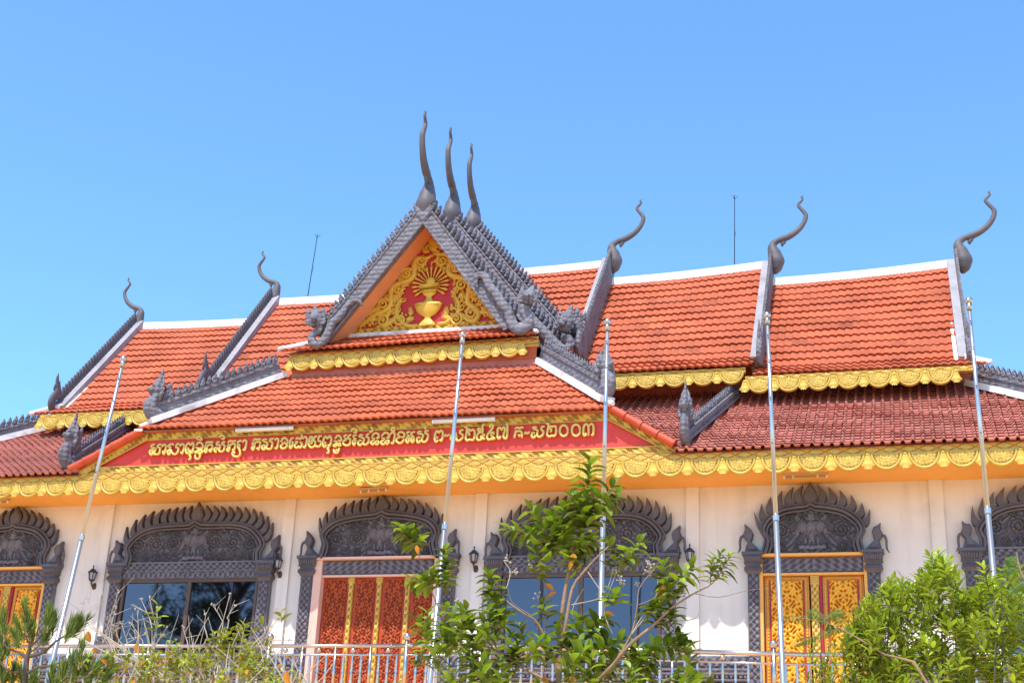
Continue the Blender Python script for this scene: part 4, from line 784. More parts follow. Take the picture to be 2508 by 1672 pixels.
def door(c,hw,kind):
    o=thing_part('arched_door',T,(c,0,-4.6))
    if kind=='red':
        pediment(c,DM,DT,-1.36,1.75,((-1.70,-.77),(1.68,-.80)),T,2,.0); jx=((-1.74,-1.46),(1.44,1.72)); zt=-1.31; w=1.27; ow=1.45
    else:
        pediment(c,GM,GT,-1.42,1.35,((-1.30,-.84),(1.32,-.88)),T,1,.0); jx=((-1.26,-1.03),(1.04,1.28)); zt=-1.40; w=.97; ow=1.02
    for a,b in jx: column(c+a,c+b,zt,zt-.42,-4.6,T)
    z1=zt-.075; 
    mb=MB(); mb.box(c-w,c+w,-.07,-.004,z1-.33,z1-.015)
    mb.grid(c-w+.02,c+w-.02,z1-.31,z1-.03,-.075,lambda X,Z:.5+.5*np.tanh(2*np.sin((X-c)*36+np.sign(X-c)*9*(Z-z1)*3)*np.cos(Z*30)),int(w*80),14,.04); mb.build('carved_lintel','darkh',o)
    mb=MB(); mb.box(c-w-(.13 if kind=='red' else .04),c+w+.02,-.20,-.004,z1-.035+.02,z1+.035); mb.box(c-w-.02,c+w+.02,-.10,-.004,z1-.375,z1-.335)
    if kind=='red': mb.box(c-ow,c-w-.0,-.15,-.004,-4.6,z1-.017); mb.box(c+w,c+ow-.02,-.15,-.004,-4.6,z1-.017)
    else: mb.box(c-w-.06,c-w,-.12,-.004,-4.6,z1-.017); mb.box(c+w,c+w+.06,-.12,-.004,-4.6,z1-.017)
    mb.build('door_surround','pink' if kind=='red' else 'soffit',o)
    zt2=z1-.376
    if kind=='red':
        xs=[-1.26,-.62,.02,.66,1.26]; 
        for i in range(4):
            a,b=c+xs[i]+(.08 if i else .0),c+xs[i+1]-(.06 if i<3 else 0)
            m=MB(); m.box(a-.02,b+.02,.03,.09,-4.6,zt2)
            lf=m.build('door_leaf','redframe',o)
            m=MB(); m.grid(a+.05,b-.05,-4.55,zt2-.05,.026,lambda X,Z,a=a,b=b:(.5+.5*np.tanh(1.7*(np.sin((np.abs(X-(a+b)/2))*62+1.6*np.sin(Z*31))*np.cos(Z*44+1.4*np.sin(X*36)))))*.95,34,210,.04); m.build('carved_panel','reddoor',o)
        for x in xs[1:4]:
            m=MB(); m.box(c+x-.045,c+x+.055,-.02,.03,-4.6,zt2); m.grid(c+x-.04,c+x+.05,-4.58,zt2-.12,-.022,lambda X,Z,x=x:.5+.5*np.tanh(2*np.cos((X-c-x)*50)*np.cos(Z*40)),8,110,.02)
            for q in range(3): m.box(c+x-.07,c+x+.08,-.035,.03,zt2-.04-.04*q,zt2-.015-.04*q)
            m.build('gilded_mullion','goldr',o)
    else:
        for a,b in ((-.95,-.09),(.17,.95)):
            a+=c;b+=c
            m=MB(); m.box(a,b,.03,.09,-4.6,zt2); lf=m.build('door_leaf','doorgold',o)
            for u,v in ((a+.09,a+.115),(b-.115,b-.09)): m=MB(); m.box(u,v,.018,.03,-4.6,zt2-.08); m.build('crimson_line','crimson',o)
            m=MB(); m.grid(a+.13,b-.13,-4.45,zt2-.10,.026,lambda X,Z,a=a,b=b:(.5+.5*np.tanh(1.9*(np.sin(np.abs(X-(a+b)/2)*50+1.8*np.sin(Z*25+.5))*np.cos(Z*37+1.5*np.sin(np.abs(X-(a+b)/2)*30))+.35))),40,220,.05); m.build('gilded_panel','golddoor',o)
            m=MB()
            for xx in (a+.055,b-.055): m.box(xx-.012,xx+.012,.02,.032,-4.58,zt2-.05)
            m.box(a+.05,b-.05,.02,.032,zt2-.055,zt2-.035)
            for k in range(int((zt2+4.5)/.062)):
                for xx in (a+.055,b-.055): m.ball((xx,.025,zt2-.06-.062*k),.022,5)
            for k in range(int((b-a-.1)/.062)): m.ball((a+.06+.062*k,.025,zt2-.045),.022,5)
            m.build('bead_border','gold',o)
        m=MB(); m.box(c-.05,c+.10,-.03,.03,-4.6,zt2); m.grid(c-.04,c+.09,-4.58,zt2-.15,-.032,lambda X,Z:.5+.5*np.tanh(2*np.cos((X-c-.025)*55)*np.cos(Z*46)),8,120,.022)
        for q in range(4): m.box(c-.06,c+.11,-.045,.03,zt2-.04-.045*q,zt2-.012-.045*q)
        m.build('gilded_mullion','goldr',o)
        m=MB(); m.box(c+.11,c+.16,-.01,.03,-4.6,zt2); m.build('crimson_stile','crimson',o)
    return o
for c in (-4.39,4.42,13.85): window(c)
door(0,1.27,'red'); door(-9.05,.97,'gold'); door(9.05,.97,'gold')
# ================================================================== fittings
def lantern(x,z,label,flip=False):
    t=thing('wall_lantern',label,'lantern',(x,-.02,z-.22),'wall lanterns between the arches')
    y=-.17; m=MB(); m.tube([(x+.02,-.03,z-.20),(x+.02,-.10,z-.24),(x+.01,y,z-.17),(x,y,z-.10)],[.03,.025,.02,.03],8,sub=2); m.lathe([(.001,-.30),(.05,-.27),(.065,-.21),(.05,-.15),(.02,-.12)],(x+.03,-.055,z),10,.6); m.build('bracket','lampmetal',t,smooth=True)
    m=MB(); m.lathe([(.02,-.12),(.055,-.10),(.065,-.085),(.06,-.075),(.001,-.075)],(x,y,z),8); m.lathe([(.10,.08),(.095,.10),(.06,.14),(.03,.17),(.012,.18),(.012,.21),(.02,.22),(.001,.27)],(x,y,z),8)
    m.lathe([(.105,.075),(.11,.095),(.001,.09)],(x,y,z),8)
    for k in range(6): a=PI*k/3+.2; m.tube([(x+.062*math.cos(a),y+.062*math.sin(a),z-.08),(x+.088*math.cos(a),y+.088*math.sin(a),z+.08)],.008,4)
    m.build('cage','black',t)
    m=MB(); m.lathe([(.055,-.075),(.08,.075),(.001,.076)],(x,y,z),6); m.build('lamp_glass','lampglass',t)
lantern(-6.80,-1.68,'dark wall lantern left of the window left of the red door'); lantern(-2.30,-1.48,'dark wall lantern between the left window and the red door'); lantern(2.13,-1.42,'dark wall lantern between the red door and the window right of it'); lantern(6.65,-1.46,'dark wall lantern left of the golden door on the right')
def tubelight(a,b,n,label,group,mt='white'):
    """batten fitting from a to b; n points away from its mount"""
    a=Vector(a);b=Vector(b);n=Vector(n).normalized(); t=thing('tube_light',label,'tube light',tuple((a+b)/2),group)
    d=(b-a).normalized(); s=d.cross(n); m=MB(); vs=[]
    for p in (a,b):
        for o,q in ((-.05,0),(.05,0),(.035,.05),(-.035,.05)): vs.append(p+s*o+n*q)
    m.add(vs,[(0,1,2,3),(7,6,5,4)]+[(i,(i+1)%4,4+(i+1)%4,4+i)[::-1] for i in range(4)]); m.build('batten',mt,t)
    m=MB(); m.tube([a+d*.04+n*.085+s*.0,b-d*.04+n*.085],.018,10); m.build('fluorescent_tube','tube' if mt=='white' else mt,t,smooth=True)
    m=MB()
    for p in (a+d*.03,b-d*.03,a+d*.2,b-d*.2): m.tube([p+n*.04,p+n*.10],[.022,.02],6)
    m.build('lamp_holder','white',t)
G='tube lights fixed to the sign, gable and soffit'
tubelight((-3.02,-1.40,1.19),(-1.68,-1.40,1.19),(0,-1,-.35),'white tube light on the left top edge of the red sign',G); tubelight((1.46,-1.40,1.19),(2.82,-1.40,1.19),(0,-1,-.35),'white tube light on the right top edge of the red sign',G)
tubelight((-0.281,-0.8,-0.029),(0.335,-0.8,-0.004),(0,0,-1),'small tube light on the orange soffit above the red door',G,'batten'); tubelight((8.58,-.8,-.003),(9.45,-.8,-.003),(0,0,-1),'small tube light on the orange soffit above the golden door on the right',G,'batten'); tubelight((-9.7,-.8,-.003),(-8.85,-.8,-.003),(0,0,-1),'small tube light on the orange soffit at the left edge',G,'batten')
tubelight((-0.88,0.72,5.448),(-0.506,0.72,5.908),(.55,-.45,-.6),'white tube light on the orange underside of the left gable slope',G); tubelight((1.039,0.9,5.995),(1.43,0.9,5.481),(-.55,-.75,-.35),'white tube light beside the gilded gable carving at its right slope',G)
def rod(x,z0,z1,lean,label):
    m=MB(); m.tube([(x,4.7,z0-.1),(x+lean,4.7,z1)],[.014,.010],6)
    for k in range(3): a=k*2.1; m.tube([(x+lean,4.7,z1-.12),(x+lean+.09*math.cos(a),4.7+.09*math.sin(a),z1-.03)],.006,4)
    m.tube([(x+lean*.55,4.7,(z0+z1)/2-.2),(x+lean*.6+.03,4.7,(z0+z1)/2)],.004,4)
    m.build('lightning_rod','black',label=label,category='lightning rod',group='lightning rods on the ridge')
rod(-4.57,6.97,8.91,.11,'thin black lightning rod on the white ridge left of the gable'); rod(7.02,7.0,9.04,.03,'thin black lightning rod on the white ridge right of the gable')
def flagpole(top,bot,label):
    top=Vector(top);bot=Vector(bot); d=top-bot; base=bot-d*((bot.z+Z0)/d.z)
    t=thing('flagpole',label,'flagpole',tuple(base),'bare flagpoles in front of the temple'); q=lambda f:base.lerp(top,f)
    m=MB(); m.tube([base,q(.69)],[.043,.039],14); o=m.build('lower_shaft','pole',t,smooth=True); m=MB(); m.tube([q(.69),q(.995)],[.034,.027],14); m.build('upper_shaft','pole',t,smooth=True)
    m=MB(); m.tube([q(.684),q(.692)],[.046,.046],14); m.build('collar','pole',t)
    m=MB(); m.tube([q(.99),q(1.0)],[.045,.04],12); m.ball(top+Vector((0,0,.04)),.062,12,sz=.85); m.build('ball_cap','steel',t,smooth=True)
    m=MB()
    for f in (.8,.87,.93,.97): p=q(f); m.ball(p+Vector((0,-.045,0)),.011,6)
    m.build('bolt','black',t)
    m=MB(); m.lathe([(.17,0),(.17,.03),(.09,.06),(.075,.2)],base,14); m.build('base_flange','pole',t)
flagpole((-1.861,-8.0,0.262),(-2.249,-8.0,-4.14),'leftmost leaning flagpole, in front of the left roof end'); flagpole((4.223,-8.0,0.322),(4.074,-8.0,-4.303),'flagpole crossing the lettering, just right of the red door'); flagpole((6.587,-8.0,0.395),(6.581,-8.0,-3.924),'flagpole rising behind the tall leafy tree'); flagpole((9.05,-8.0,0.342),(9.159,-8.0,-5.083),'flagpole in front of the golden door on the right'); flagpole((11.965,-8.0,0.381),(12.025,-8.0,-4.628),'rightmost flagpole, standing in the lime green bush')
# -------- stainless railing along the terrace
rl=thing('steel_railing','shiny stainless steel railing with turned balusters along the terrace below the doors','railing',(2,-2.5,-4.6))
RY=-2.5
def railz(x): return -3.63 if x<3 else -3.63-.16*min(1,(x-3)/6)
m=MB()
xs=[-7.6,-2.05,1.35,3,5,7,9,11,13.5]
for a,b in zip(xs[:-1],xs[1:]): m.tube([(a,RY,railz(a)),(b,RY,railz(b))],.034 if a<1.3 else .042,10); m.tube([(a,RY,railz(a)-.17),(b,RY,railz(b)-.17)],.02,10); m.tube([(a,RY,-4.5),(b,RY,-4.5)],.02,8)
m.build('rail','steel',rl,smooth=True)
posts=[(-1.192,-2.5,-3.584)[0],(-0.484,-2.5,-3.624)[0],(0.202,-2.5,-3.625)[0],(0.921,-2.5,-3.625)[0],(1.638,-2.5,-3.626)[0]]
posts=[-7.4,-5.6,-3.8]+posts+[3.1,4.9,6.7,8.5,10.3,12.1]
for i,x in enumerate(posts):
    m=MB(); tall=i in (0,3,7,9,11); m.tube([(x,RY,-4.6),(x,RY,railz(x)+(.10 if tall else -.01))],.042 if tall else .03,10)
    o=m.build('post','steel',rl,smooth=True)
    if tall: m=MB(); m.ball((x,RY,railz(x)+.17),.075,12); m.build('ball_finial','steel',o,smooth=True)
BAL=[(r*1.35,z) for r,z in [(.012,0),(.02,.04),(.012,.08),(.022,.14),(.028,.22),(.02,.30),(.026,.31),(.014,.33),(.026,.35),(.014,.37),(.030,.42),(.014,.46),(.026,.48),(.014,.50),(.024,.52),(.022,.56),(.014,.72)]]
bm=None; nb=0
for i in range(len(posts)-1):
    a,b=posts[i],posts[i+1]; n=3 if b-a<1 else int((b-a)/.2)-1
    for k in range(n):
        x=lerp(a,b,(k+1)/(n+1)); nb+=1
        if nb>95: break
        if bm is None:
            m=MB(); m.lathe(BAL,(x,RY,-4.52),8); bm=m.build('baluster','steel',rl,smooth=True); bx=x
        else:
            o=bm.copy(); C.collection.objects.link(o); o.parent=rl; o.location=(x-bx,0,railz(x)+3.63)
    m=MB(); m.ball(((a+b)/2,RY,railz((a+b)/2)-.085),.05,10); m.build('rail_ball','steel',rl,smooth=True)
# ================================================================== plants
def leaf(mb,b,d,upv,L,W,droop=.3,fold=.25,n=4,h=None):
    b=Vector(b); d=Vector(d).normalized(); s=d.cross(Vector(upv)); 
    if s.length<1e-3: s=Vector((1,0,0))
    s.normalize(); u=s.cross(d); vs=[]; h=R() if h is None else h
    for i in range(n+1):
        t=i/n; w=W*.62*math.sin(PI*(t*.93+.035))**.7; c=b+d*(L*t)+u*(-droop*L*t*t); vs+=[c+s*w+u*w*fold*2,c,c-s*w+u*w*fold*2]
    mb.add(vs,[q for i in range(n) for q in ((i*3,i*3+1,i*3+4,i*3+3),(i*3+1,i*3+2,i*3+5,i*3+4))],h)
def shoot(lm,tm,p0,p1,n,L,W,droop=.35,spread=.9,tr=.006,nf=4,rosette=True,two=False):
    p0=Vector(p0);p1=Vector(p1); d=(p1-p0); dn=d.normalized(); a=Vector((R()-.5,R()-.5,R()-.5)); s=dn.cross(a).normalized(); t=dn.cross(s)
    if tm: tm.tube([p0,p0.lerp(p1,.5)+s*.01,p1],[tr,tr*.8,tr*.4],5,cap=False)
    for i in range(n):
        f=(i+.6)/n; an=(i%2)*PI+R()*.8 if two else i*2.4+R()*.5; o=s*math.cos(an)+t*math.sin(an); k=spread*(1-.45*f**3)
        q=.75+.25*math.sin(PI*min(1,f+.15)); q*=random.uniform(.8,1.1)
        leaf(lm,p0.lerp(p1,f),dn*(1-k*.75)+o*k+Vector((0,0,.12)),Vector((0,0,1)) if abs(dn.z)<.9 or two else dn,L*q,W*q,droop*random.uniform(.4,1.5),nf and .2,nf)
def branch(mb,pts,rad,seg=7,k=1): mb.tube(pts,[r*.72 for r in rad],seg,sub=3,cap=False)
# -------- tall tree in front of the right window
YT=-12
root=(7.008,-12.0,-5.81); tree=thing('leafy_tree','tall thin tree with glossy oval leaves, right of the red door','tree',(root[0],YT,-Z0))
tb_=MB(); tm=MB(); lm=MB()
branch(tb_,[(root[0]+.02,YT,-Z0),(root[0]-.05,YT,-Z0+1.6),(6.987,-12.0,-5.765),(6.984,-12.0,-5.254),(7.004,-12.0,-4.828),(7.06,-12.0,-4.418),(7.101,-12.0,-4.15),(7.207,-12.0,-3.856),(7.25,-12.0,-3.405)],[.085,.07,.05,.042,.036,.030,.024,.016,.008])
branch(tb_,[(6.986,-12.0,-5.301),(7.074,-12.1,-5.037),(7.139,-12.1,-4.61),(7.318,-12.1,-4.362),(7.518,-12.1,-4.157),(7.583,-12.0,-4.061)],[.035,.03,.024,.018,.012,.006])
branch(tb_,[(6.97,-12.0,-5.534),(6.752,-12.1,-5.035),(6.577,-12.2,-4.911),(6.373,-12.2,-4.766),(6.188,-12.2,-4.571)],[.03,.02,.016,.012,.006])
branch(tb_,[(7.005,-12.0,-5.719),(6.622,-11.9,-5.543),(6.237,-11.8,-5.315),(5.822,-11.8,-5.146),(5.523,-11.8,-5.121),(5.431,-11.8,-4.826),(5.279,-11.8,-4.511),(5.075,-11.8,-4.04)],[.035,.026,.022,.018,.016,.013,.010,.006])
branch(tb_,[(7.049,-12.0,-5.901),(7.561,-12.2,-5.608),(7.856,-12.3,-5.306),(8.132,-12.3,-5.079),(8.339,-12.3,-4.887),(8.593,-12.3,-4.724),(8.814,-12.3,-4.601),(8.908,-12.3,-4.347)],[.04,.034,.028,.022,.018,.013,.009,.005])
branch(tb_,[(7.653,-12.2,-5.517),(7.838,-12.1,-5.156),(7.905,-12.1,-4.854),(7.93,-12.1,-4.619),(8.09,-12.1,-4.407),(8.175,-12.1,-4.289)],[.02,.014,.012,.009,.007,.004])
branch(tb_,[(6.797,-12.0,-5.581),(6.809,-12.0,-4.874),(6.783,-12.0,-4.585),(6.733,-12.0,-4.438)],[.02,.014,.01,.006])
branch(tb_,[(7.928,-12.1,-4.807),(8.093,-12.1,-4.738),(8.234,-12.1,-4.575),(8.303,-12.1,-4.339)],[.010,.007,.006,.003])
branch(tb_,[(8.593,-12.3,-4.724),(8.868,-12.3,-4.772),(9.186,-12.3,-4.698),(9.412,-12.3,-4.678)],[.008,.005,.004,.002])
branch(tb_,[(6.391,-12.2,-4.622),(6.448,-12.2,-4.791),(6.676,-12.2,-4.935)],[.003,.004,.006])
tb_.build('trunk','bark',tree,smooth=True)
for p0,p1,n,L,W in (
 ((7.224,-12.0,-3.906),(7.29,-12.0,-3.009),34,.20,.075),((7.35,-12.0,-3.61),(7.608,-12.0,-3.351),12,.19,.07),((7.33,-12.0,-3.809),(7.646,-12.0,-3.518),12,.18,.07),((7.305,-12.1,-3.883),(7.095,-12.1,-3.504),14,.19,.075),
 ((6.966,-12.0,-4.123),(6.57,-12.0,-3.639),22,.19,.075),((6.786,-12.0,-3.996),(6.247,-12.0,-3.844),20,.17,.065),((7.074,-12.0,-4.228),(6.853,-12.0,-3.737),22,.19,.075),((7.116,-12.0,-4.126),(7.346,-12.0,-4.057),14,.17,.07),((7.188,-12.0,-4.053),(7.227,-12.0,-3.657),18,.19,.075),((7.04,-12.0,-4.1),(6.974,-12.0,-3.6),18,.19,.075),
 ((6.743,-12.1,-4.044),(6.76,-12.1,-4.47),18,.15,.08),((7.082,-12.0,-4.15),(7.148,-12.0,-4.371),14,.17,.07),((7.65,-12.0,-4.282),(7.522,-12.0,-3.996),9,.17,.07),((7.699,-12.0,-4.297),(7.943,-12.0,-4.025),12,.18,.065),((7.683,-12.0,-4.209),(7.716,-12.0,-4.404),8,.17,.06),
 ((6.203,-12.2,-4.755),(6.136,-12.2,-4.439),16,.16,.06),((6.344,-12.2,-5.099),(6.235,-12.2,-4.707),20,.18,.065),((6.822,-12.0,-4.96),(6.745,-12.0,-4.758),10,.17,.06),((7.109,-12.0,-5.348),(6.952,-12.0,-5.018),16,.19,.07),((7.249,-12.0,-5.347),(7.203,-12.0,-4.929),20,.2,.07),((7.417,-12.0,-5.347),(7.748,-12.0,-5.185),16,.19,.07),((7.315,-12.0,-5.114),(7.553,-12.0,-4.974),14,.18,.07),
 ((8.33,-12.3,-4.827),(8.229,-12.3,-4.369),18,.17,.06),((8.362,-12.3,-4.619),(8.566,-12.3,-4.431),12,.17,.06),((8.409,-12.3,-4.805),(8.245,-12.3,-4.571),12,.16,.06),((8.777,-12.3,-4.624),(8.802,-12.3,-4.346),18,.14,.03),((8.846,-12.3,-4.579),(9.009,-12.3,-4.302),20,.14,.03),((8.801,-12.3,-4.485),(8.909,-12.3,-4.254),14,.13,.03),
 ((8.133,-12.2,-5.106),(8.197,-12.2,-4.857),16,.18,.065),((8.3,-12.2,-5.061),(8.337,-12.2,-4.877),12,.17,.06),((7.628,-12.1,-4.828),(7.644,-12.1,-4.673),12,.18,.065),((8.113,-12.2,-4.921),(8.065,-12.2,-4.852),8,.17,.06),
 ((5.056,-11.8,-3.989),(4.827,-11.8,-3.745),20,.17,.065),((5.124,-11.8,-4.041),(5.01,-11.8,-3.807),12,.17,.065),((5.487,-11.8,-4.568),(5.433,-11.8,-4.062),28,.15,.06),((5.275,-11.8,-4.465),(5.008,-11.8,-4.422),12,.16,.06),((5.395,-11.8,-4.527),(5.25,-11.8,-4.324),12,.16,.06),
 ((5.658,-11.8,-4.975),(5.461,-11.8,-4.727),14,.14,.05),((5.868,-11.8,-5.049),(5.697,-11.8,-4.779),14,.14,.05),((8.5,-12.0,-5.392),(8.36,-12.0,-5.163),16,.17,.06),((8.08,-12.0,-5.301),(8.454,-12.0,-5.209),16,.17,.065),((7.895,-12.0,-5.531),(8.08,-12.0,-5.301),18,.18,.07)):
    shoot(lm,tm,p0,p1,int(n*1.25),L*1.25,W*1.32,droop=.5)
random.seed(11)
def cloud(lm,tm,x0,x1,top,zlow,y,dy,N,n,L,W,seg=4,droop=.4,ln=.35,tr=.005,lean=.5,spread=.9):
    """many short leafy shoots filling the crown below an uneven top line"""
    for i in range(N):
        x=random.uniform(x0,x1); zt=float(np.interp(x,[p[0] for p in top],[p[2] for p in top])); z=zt-(zt-zlow)*R()**1.35
        yy=y+random.uniform(-dy,dy); d=Vector((random.gauss(0,lean),random.gauss(0,lean),1)).normalized(); p1=Vector((x,yy,z)); p0=p1-d*ln*random.uniform(.7,1.3)
        shoot(lm,tm,p0,p1,n,L,W,droop=droop,nf=seg,tr=tr,spread=spread)
cloud(lm,tm,(5.183,-12.0,-5.349)[0],(6.861,-12.0,-5.348)[0],[(5.169,-12.0,-5.156),(5.615,-12.0,-4.915),(6.12,-12.0,-4.869),(6.627,-12.0,-5.016),(6.931,-12.0,-5.254)],-6.2,-12,.8,56,14,.20,.075,ln=.35)
cloud(lm,tm,(6.861,-12.0,-5.348)[0],(8.638,-12.0,-5.346)[0],[(6.833,-12.0,-5.254),(7.122,-12.0,-5.16),(7.605,-12.0,-5.208),(8.08,-12.0,-5.255),(8.638,-12.0,-5.528)],-6.2,-12,.8,52,14,.20,.078,ln=.35)
tm.build('twigs','bark',tree); lm.build('crown','leaf',tree)
lo=MB()
leaf(lo,(8.182,-12.1,-4.551),(0.05,0,-1),(0,-1,0),.17,.10,.1,n=5); 
for p in ((7.12,-12.15,-4.234),(7.156,-12.15,-4.293),(6.861,-12.0,-5.348),(6.85,-12.2,-5.634),(7.546,-12.2,-4.918),(7.183,-12.3,-5.625),(5.139,-12.0,-4.038),(6.797,-12.0,-4.536),(6.919,-12.0,-4.635)):
    for k in range(1): leaf(lo,p,(random.gauss(0,1),-.3,random.gauss(-.6,.5)),(0,-1,.4),.11,.045,.3)
lo.build('dead_leaves','leafo',tree)
db=MB()
for p in ((6.281,-12.0,-4.234),(6.623,-12.0,-4.314),(6.389,-12.0,-4.384),(6.253,-12.2,-5.052),(7.729,-12.2,-4.543),(7.638,-12.0,-4.402),(8.042,-12.1,-4.344),(6.299,-12.2,-4.79),(6.094,-12.2,-4.691),(5.64,-11.8,-4.679),(8.024,-12.0,-4.384),(6.713,-12.0,-4.681),(7.882,-12.0,-4.55)):
    for k in range(9): q=Vector(p)+Vector((random.gauss(0,.03),random.gauss(0,.03),random.gauss(0,.025))); db.ball(q,random.uniform(.008,.016),5); db.tube([p,q],.003,4)
for a,b,c in (((7.319,-12.1,-4.42),(7.519,-12.1,-4.662),(7.611,-12.1,-4.424)),((7.135,-12.1,-4.801),(7.376,-12.1,-4.755),(7.711,-12.1,-4.664)),((7.815,-12.1,-5.179),(8.094,-12.1,-4.809),(8.148,-12.1,-4.479)),((7.625,-12.1,-5.133),(7.523,-12.1,-4.851),(7.659,-12.1,-4.425)),((7.838,-12.1,-5.156),(8.0,-12.1,-4.901),(8.281,-12.1,-4.67)),((7.268,-12.0,-5.161),(7.114,-12.0,-4.876),(7.252,-12.0,-4.59)),((8.393,-12.2,-5.015),(8.577,-12.2,-4.993),(8.633,-12.2,-4.925)),((6.366,-12.2,-4.622),(6.406,-12.2,-4.429),(6.325,-12.2,-4.306))): db.tube([a,b,c],[.007,.005,.003],5,sub=3,cap=False)
db.build('dry_flower_stalks','twig',tree)
# -------- conifer at the lower left
random.seed(5)
pr=(0.707,-13.0,-6.096); pine=thing('young_pine','dark green pine with brush like needle tufts in the lower left corner','tree',(pr[0],-13,-Z0))
tb_=MB(); nm=MB()
def LP(zx,zy,y=-13): return None
for pts,rad in [([(0.671, -13, -5.924), (0.638, -13, -5.707), (0.629, -13, -5.566), (0.641, -13, -5.439), (0.638, -13, -5.328)], [0.055, 0.05, 0.042, 0.03, 0.02]), ([(0.632, -13, -5.581), (0.516, -13, -5.503), (0.342, -13, -5.455), (0.249, -13, -5.359)], [0.03, 0.022, 0.016, 0.01]), ([(0.662, -13, -5.55), (0.844, -13, -5.502), (0.999, -13, -5.361), (1.147, -13, -5.282)], [0.03, 0.022, 0.016, 0.01]), ([(0.644, -13, -5.408), (0.574, -13, -5.328), (0.531, -13, -5.2)], [0.018, 0.014, 0.01]), ([(0.665, -13, -5.423), (0.754, -13, -5.313), (0.84, -13, -5.186)], [0.016, 0.012, 0.008]), ([(0.641, -13, -5.769), (0.822, -13, -5.675), (1.092, -13, -5.674), (1.349, -13, -5.72), (1.544, -13, -5.719)], [0.03, 0.022, 0.018, 0.014, 0.009]), ([(0.638, -13, -5.707), (0.471, -13, -5.739), (0.331, -13, -5.676), (0.26, -13, -5.598)], [0.025, 0.018, 0.014, 0.01]), ([(0.876, -13, -5.675), (1.083, -13, -5.627), (1.328, -13, -5.596)], [0.016, 0.012, 0.008]), ([(0.662, -13, -5.502), (0.82, -13, -5.376), (0.845, -13, -5.313)], [0.014, 0.01, 0.007])]: branch(tb_,pts,rad,7)
branch(tb_,[(pr[0],-13,-Z0),(pr[0]+.05,-13,-Z0+2),(0.678,-13.0,-6.001)],[.09,.075,.055])
tb_.build('trunk','darkbark',pine,smooth=True)
def tuft(p0,p1,n=105,L=.155):
    p0=Vector(p0);p1=Vector(p1); d=(p1-p0).normalized(); a=Vector((.3,.9,.2)); s=d.cross(a).normalized(); t=d.cross(s); p0=p0-d*.05
    tb2.tube([p0,p1],[.011,.006],5,cap=False)
    for i in range(n):
        f=R()**.8; an=R()*2*PI; o=s*math.cos(an)+t*math.sin(an); k=random.uniform(.15,.75)*(1.1-.6*f); b=p0.lerp(p1,f); dd=(d*(1-k*.6)+o*k).normalized(); l=L*random.uniform(.75,1.15)
        m1=b+dd*l*.55; e=b+dd*l*.85+d*l*.28; w=.0046; q=dd.cross(d).normalized()*w if dd.cross(d).length>.01 else s*w
        v=Vector((0,-1,0)).cross(dd).normalized()*w
        nm.add([b-v,b+v,m1+v,m1-v,e],[(0,1,2,3),(3,2,4)],R())
tb2=MB()
for a,b in [((0.431, -13.24, -5.37), (0.368, -13.24, -5.101)), ((0.614, -13.08, -5.263), (0.534, -13.08, -4.943)), ((0.467, -12.92, -5.33), (0.359, -12.92, -5.153)), ((0.509, -12.76, -5.318), (0.465, -12.76, -5.14)), ((0.952, -13.16, -5.247), (0.932, -13.16, -5.041)), ((0.924, -13.0, -5.25), (0.916, -13.0, -5.106)), ((1.082, -12.84, -5.269), (1.236, -12.84, -5.11)), ((1.278, -13.24, -5.387), (1.319, -13.24, -5.216)), ((0.877, -13.08, -5.406), (0.892, -13.08, -5.296)), ((0.203, -12.92, -5.585), (0.23, -12.92, -5.441)), ((0.186, -12.76, -5.479), (0.123, -12.76, -5.35)), ((1.458, -13.16, -5.683), (1.458, -13.16, -5.482)), ((1.273, -13.0, -5.689), (1.269, -13.0, -5.565)), ((1.521, -12.84, -5.725), (1.708, -12.84, -5.678)), ((1.693, -13.24, -5.755), (1.799, -13.24, -5.664)), ((1.414, -13.08, -5.808), (1.375, -13.08, -5.686)), ((0.428, -12.92, -5.883), (0.413, -12.92, -5.711)), ((0.44, -12.76, -5.829), (0.397, -12.76, -5.702)), ((1.111, -13.16, -5.914), (1.11, -13.16, -5.761)), ((0.737, -13.0, -5.893), (0.758, -13.0, -5.815)), ((0.232, -12.84, -5.81), (0.188, -12.84, -5.683)), ((1.305, -13.24, -5.833), (1.306, -13.24, -5.742)), ((1.53, -13.08, -5.869), (1.602, -13.08, -5.777)), ((0.133, -12.92, -5.233), (0.072, -12.92, -5.119)), ((0.074, -12.76, -5.382), (0.016, -12.76, -5.285)), ((1.187, -13.16, -5.944), (1.224, -13.16, -5.852)), ((0.332, -13.0, -5.958), (0.362, -13.0, -5.833)), ((0.495, -12.84, -5.268), (0.443, -12.84, -5.041)), ((0.667, -13.24, -5.464), (0.57, -13.24, -5.339)), ((1.27, -13.08, -5.297), (1.299, -13.08, -5.155)), ((0.743, -12.92, -6.006), (0.743, -12.92, -5.912)), ((1.118, -12.76, -5.949), (1.132, -12.76, -5.824)), ((1.756, -13.16, -5.894), (1.83, -13.16, -5.818)), ((1.443, -13.0, -5.75), (1.457, -13.0, -5.626))]: tuft(a,b)
tb2.build('shoot_stems','bark',pine); nm.build('needles','needle',pine)
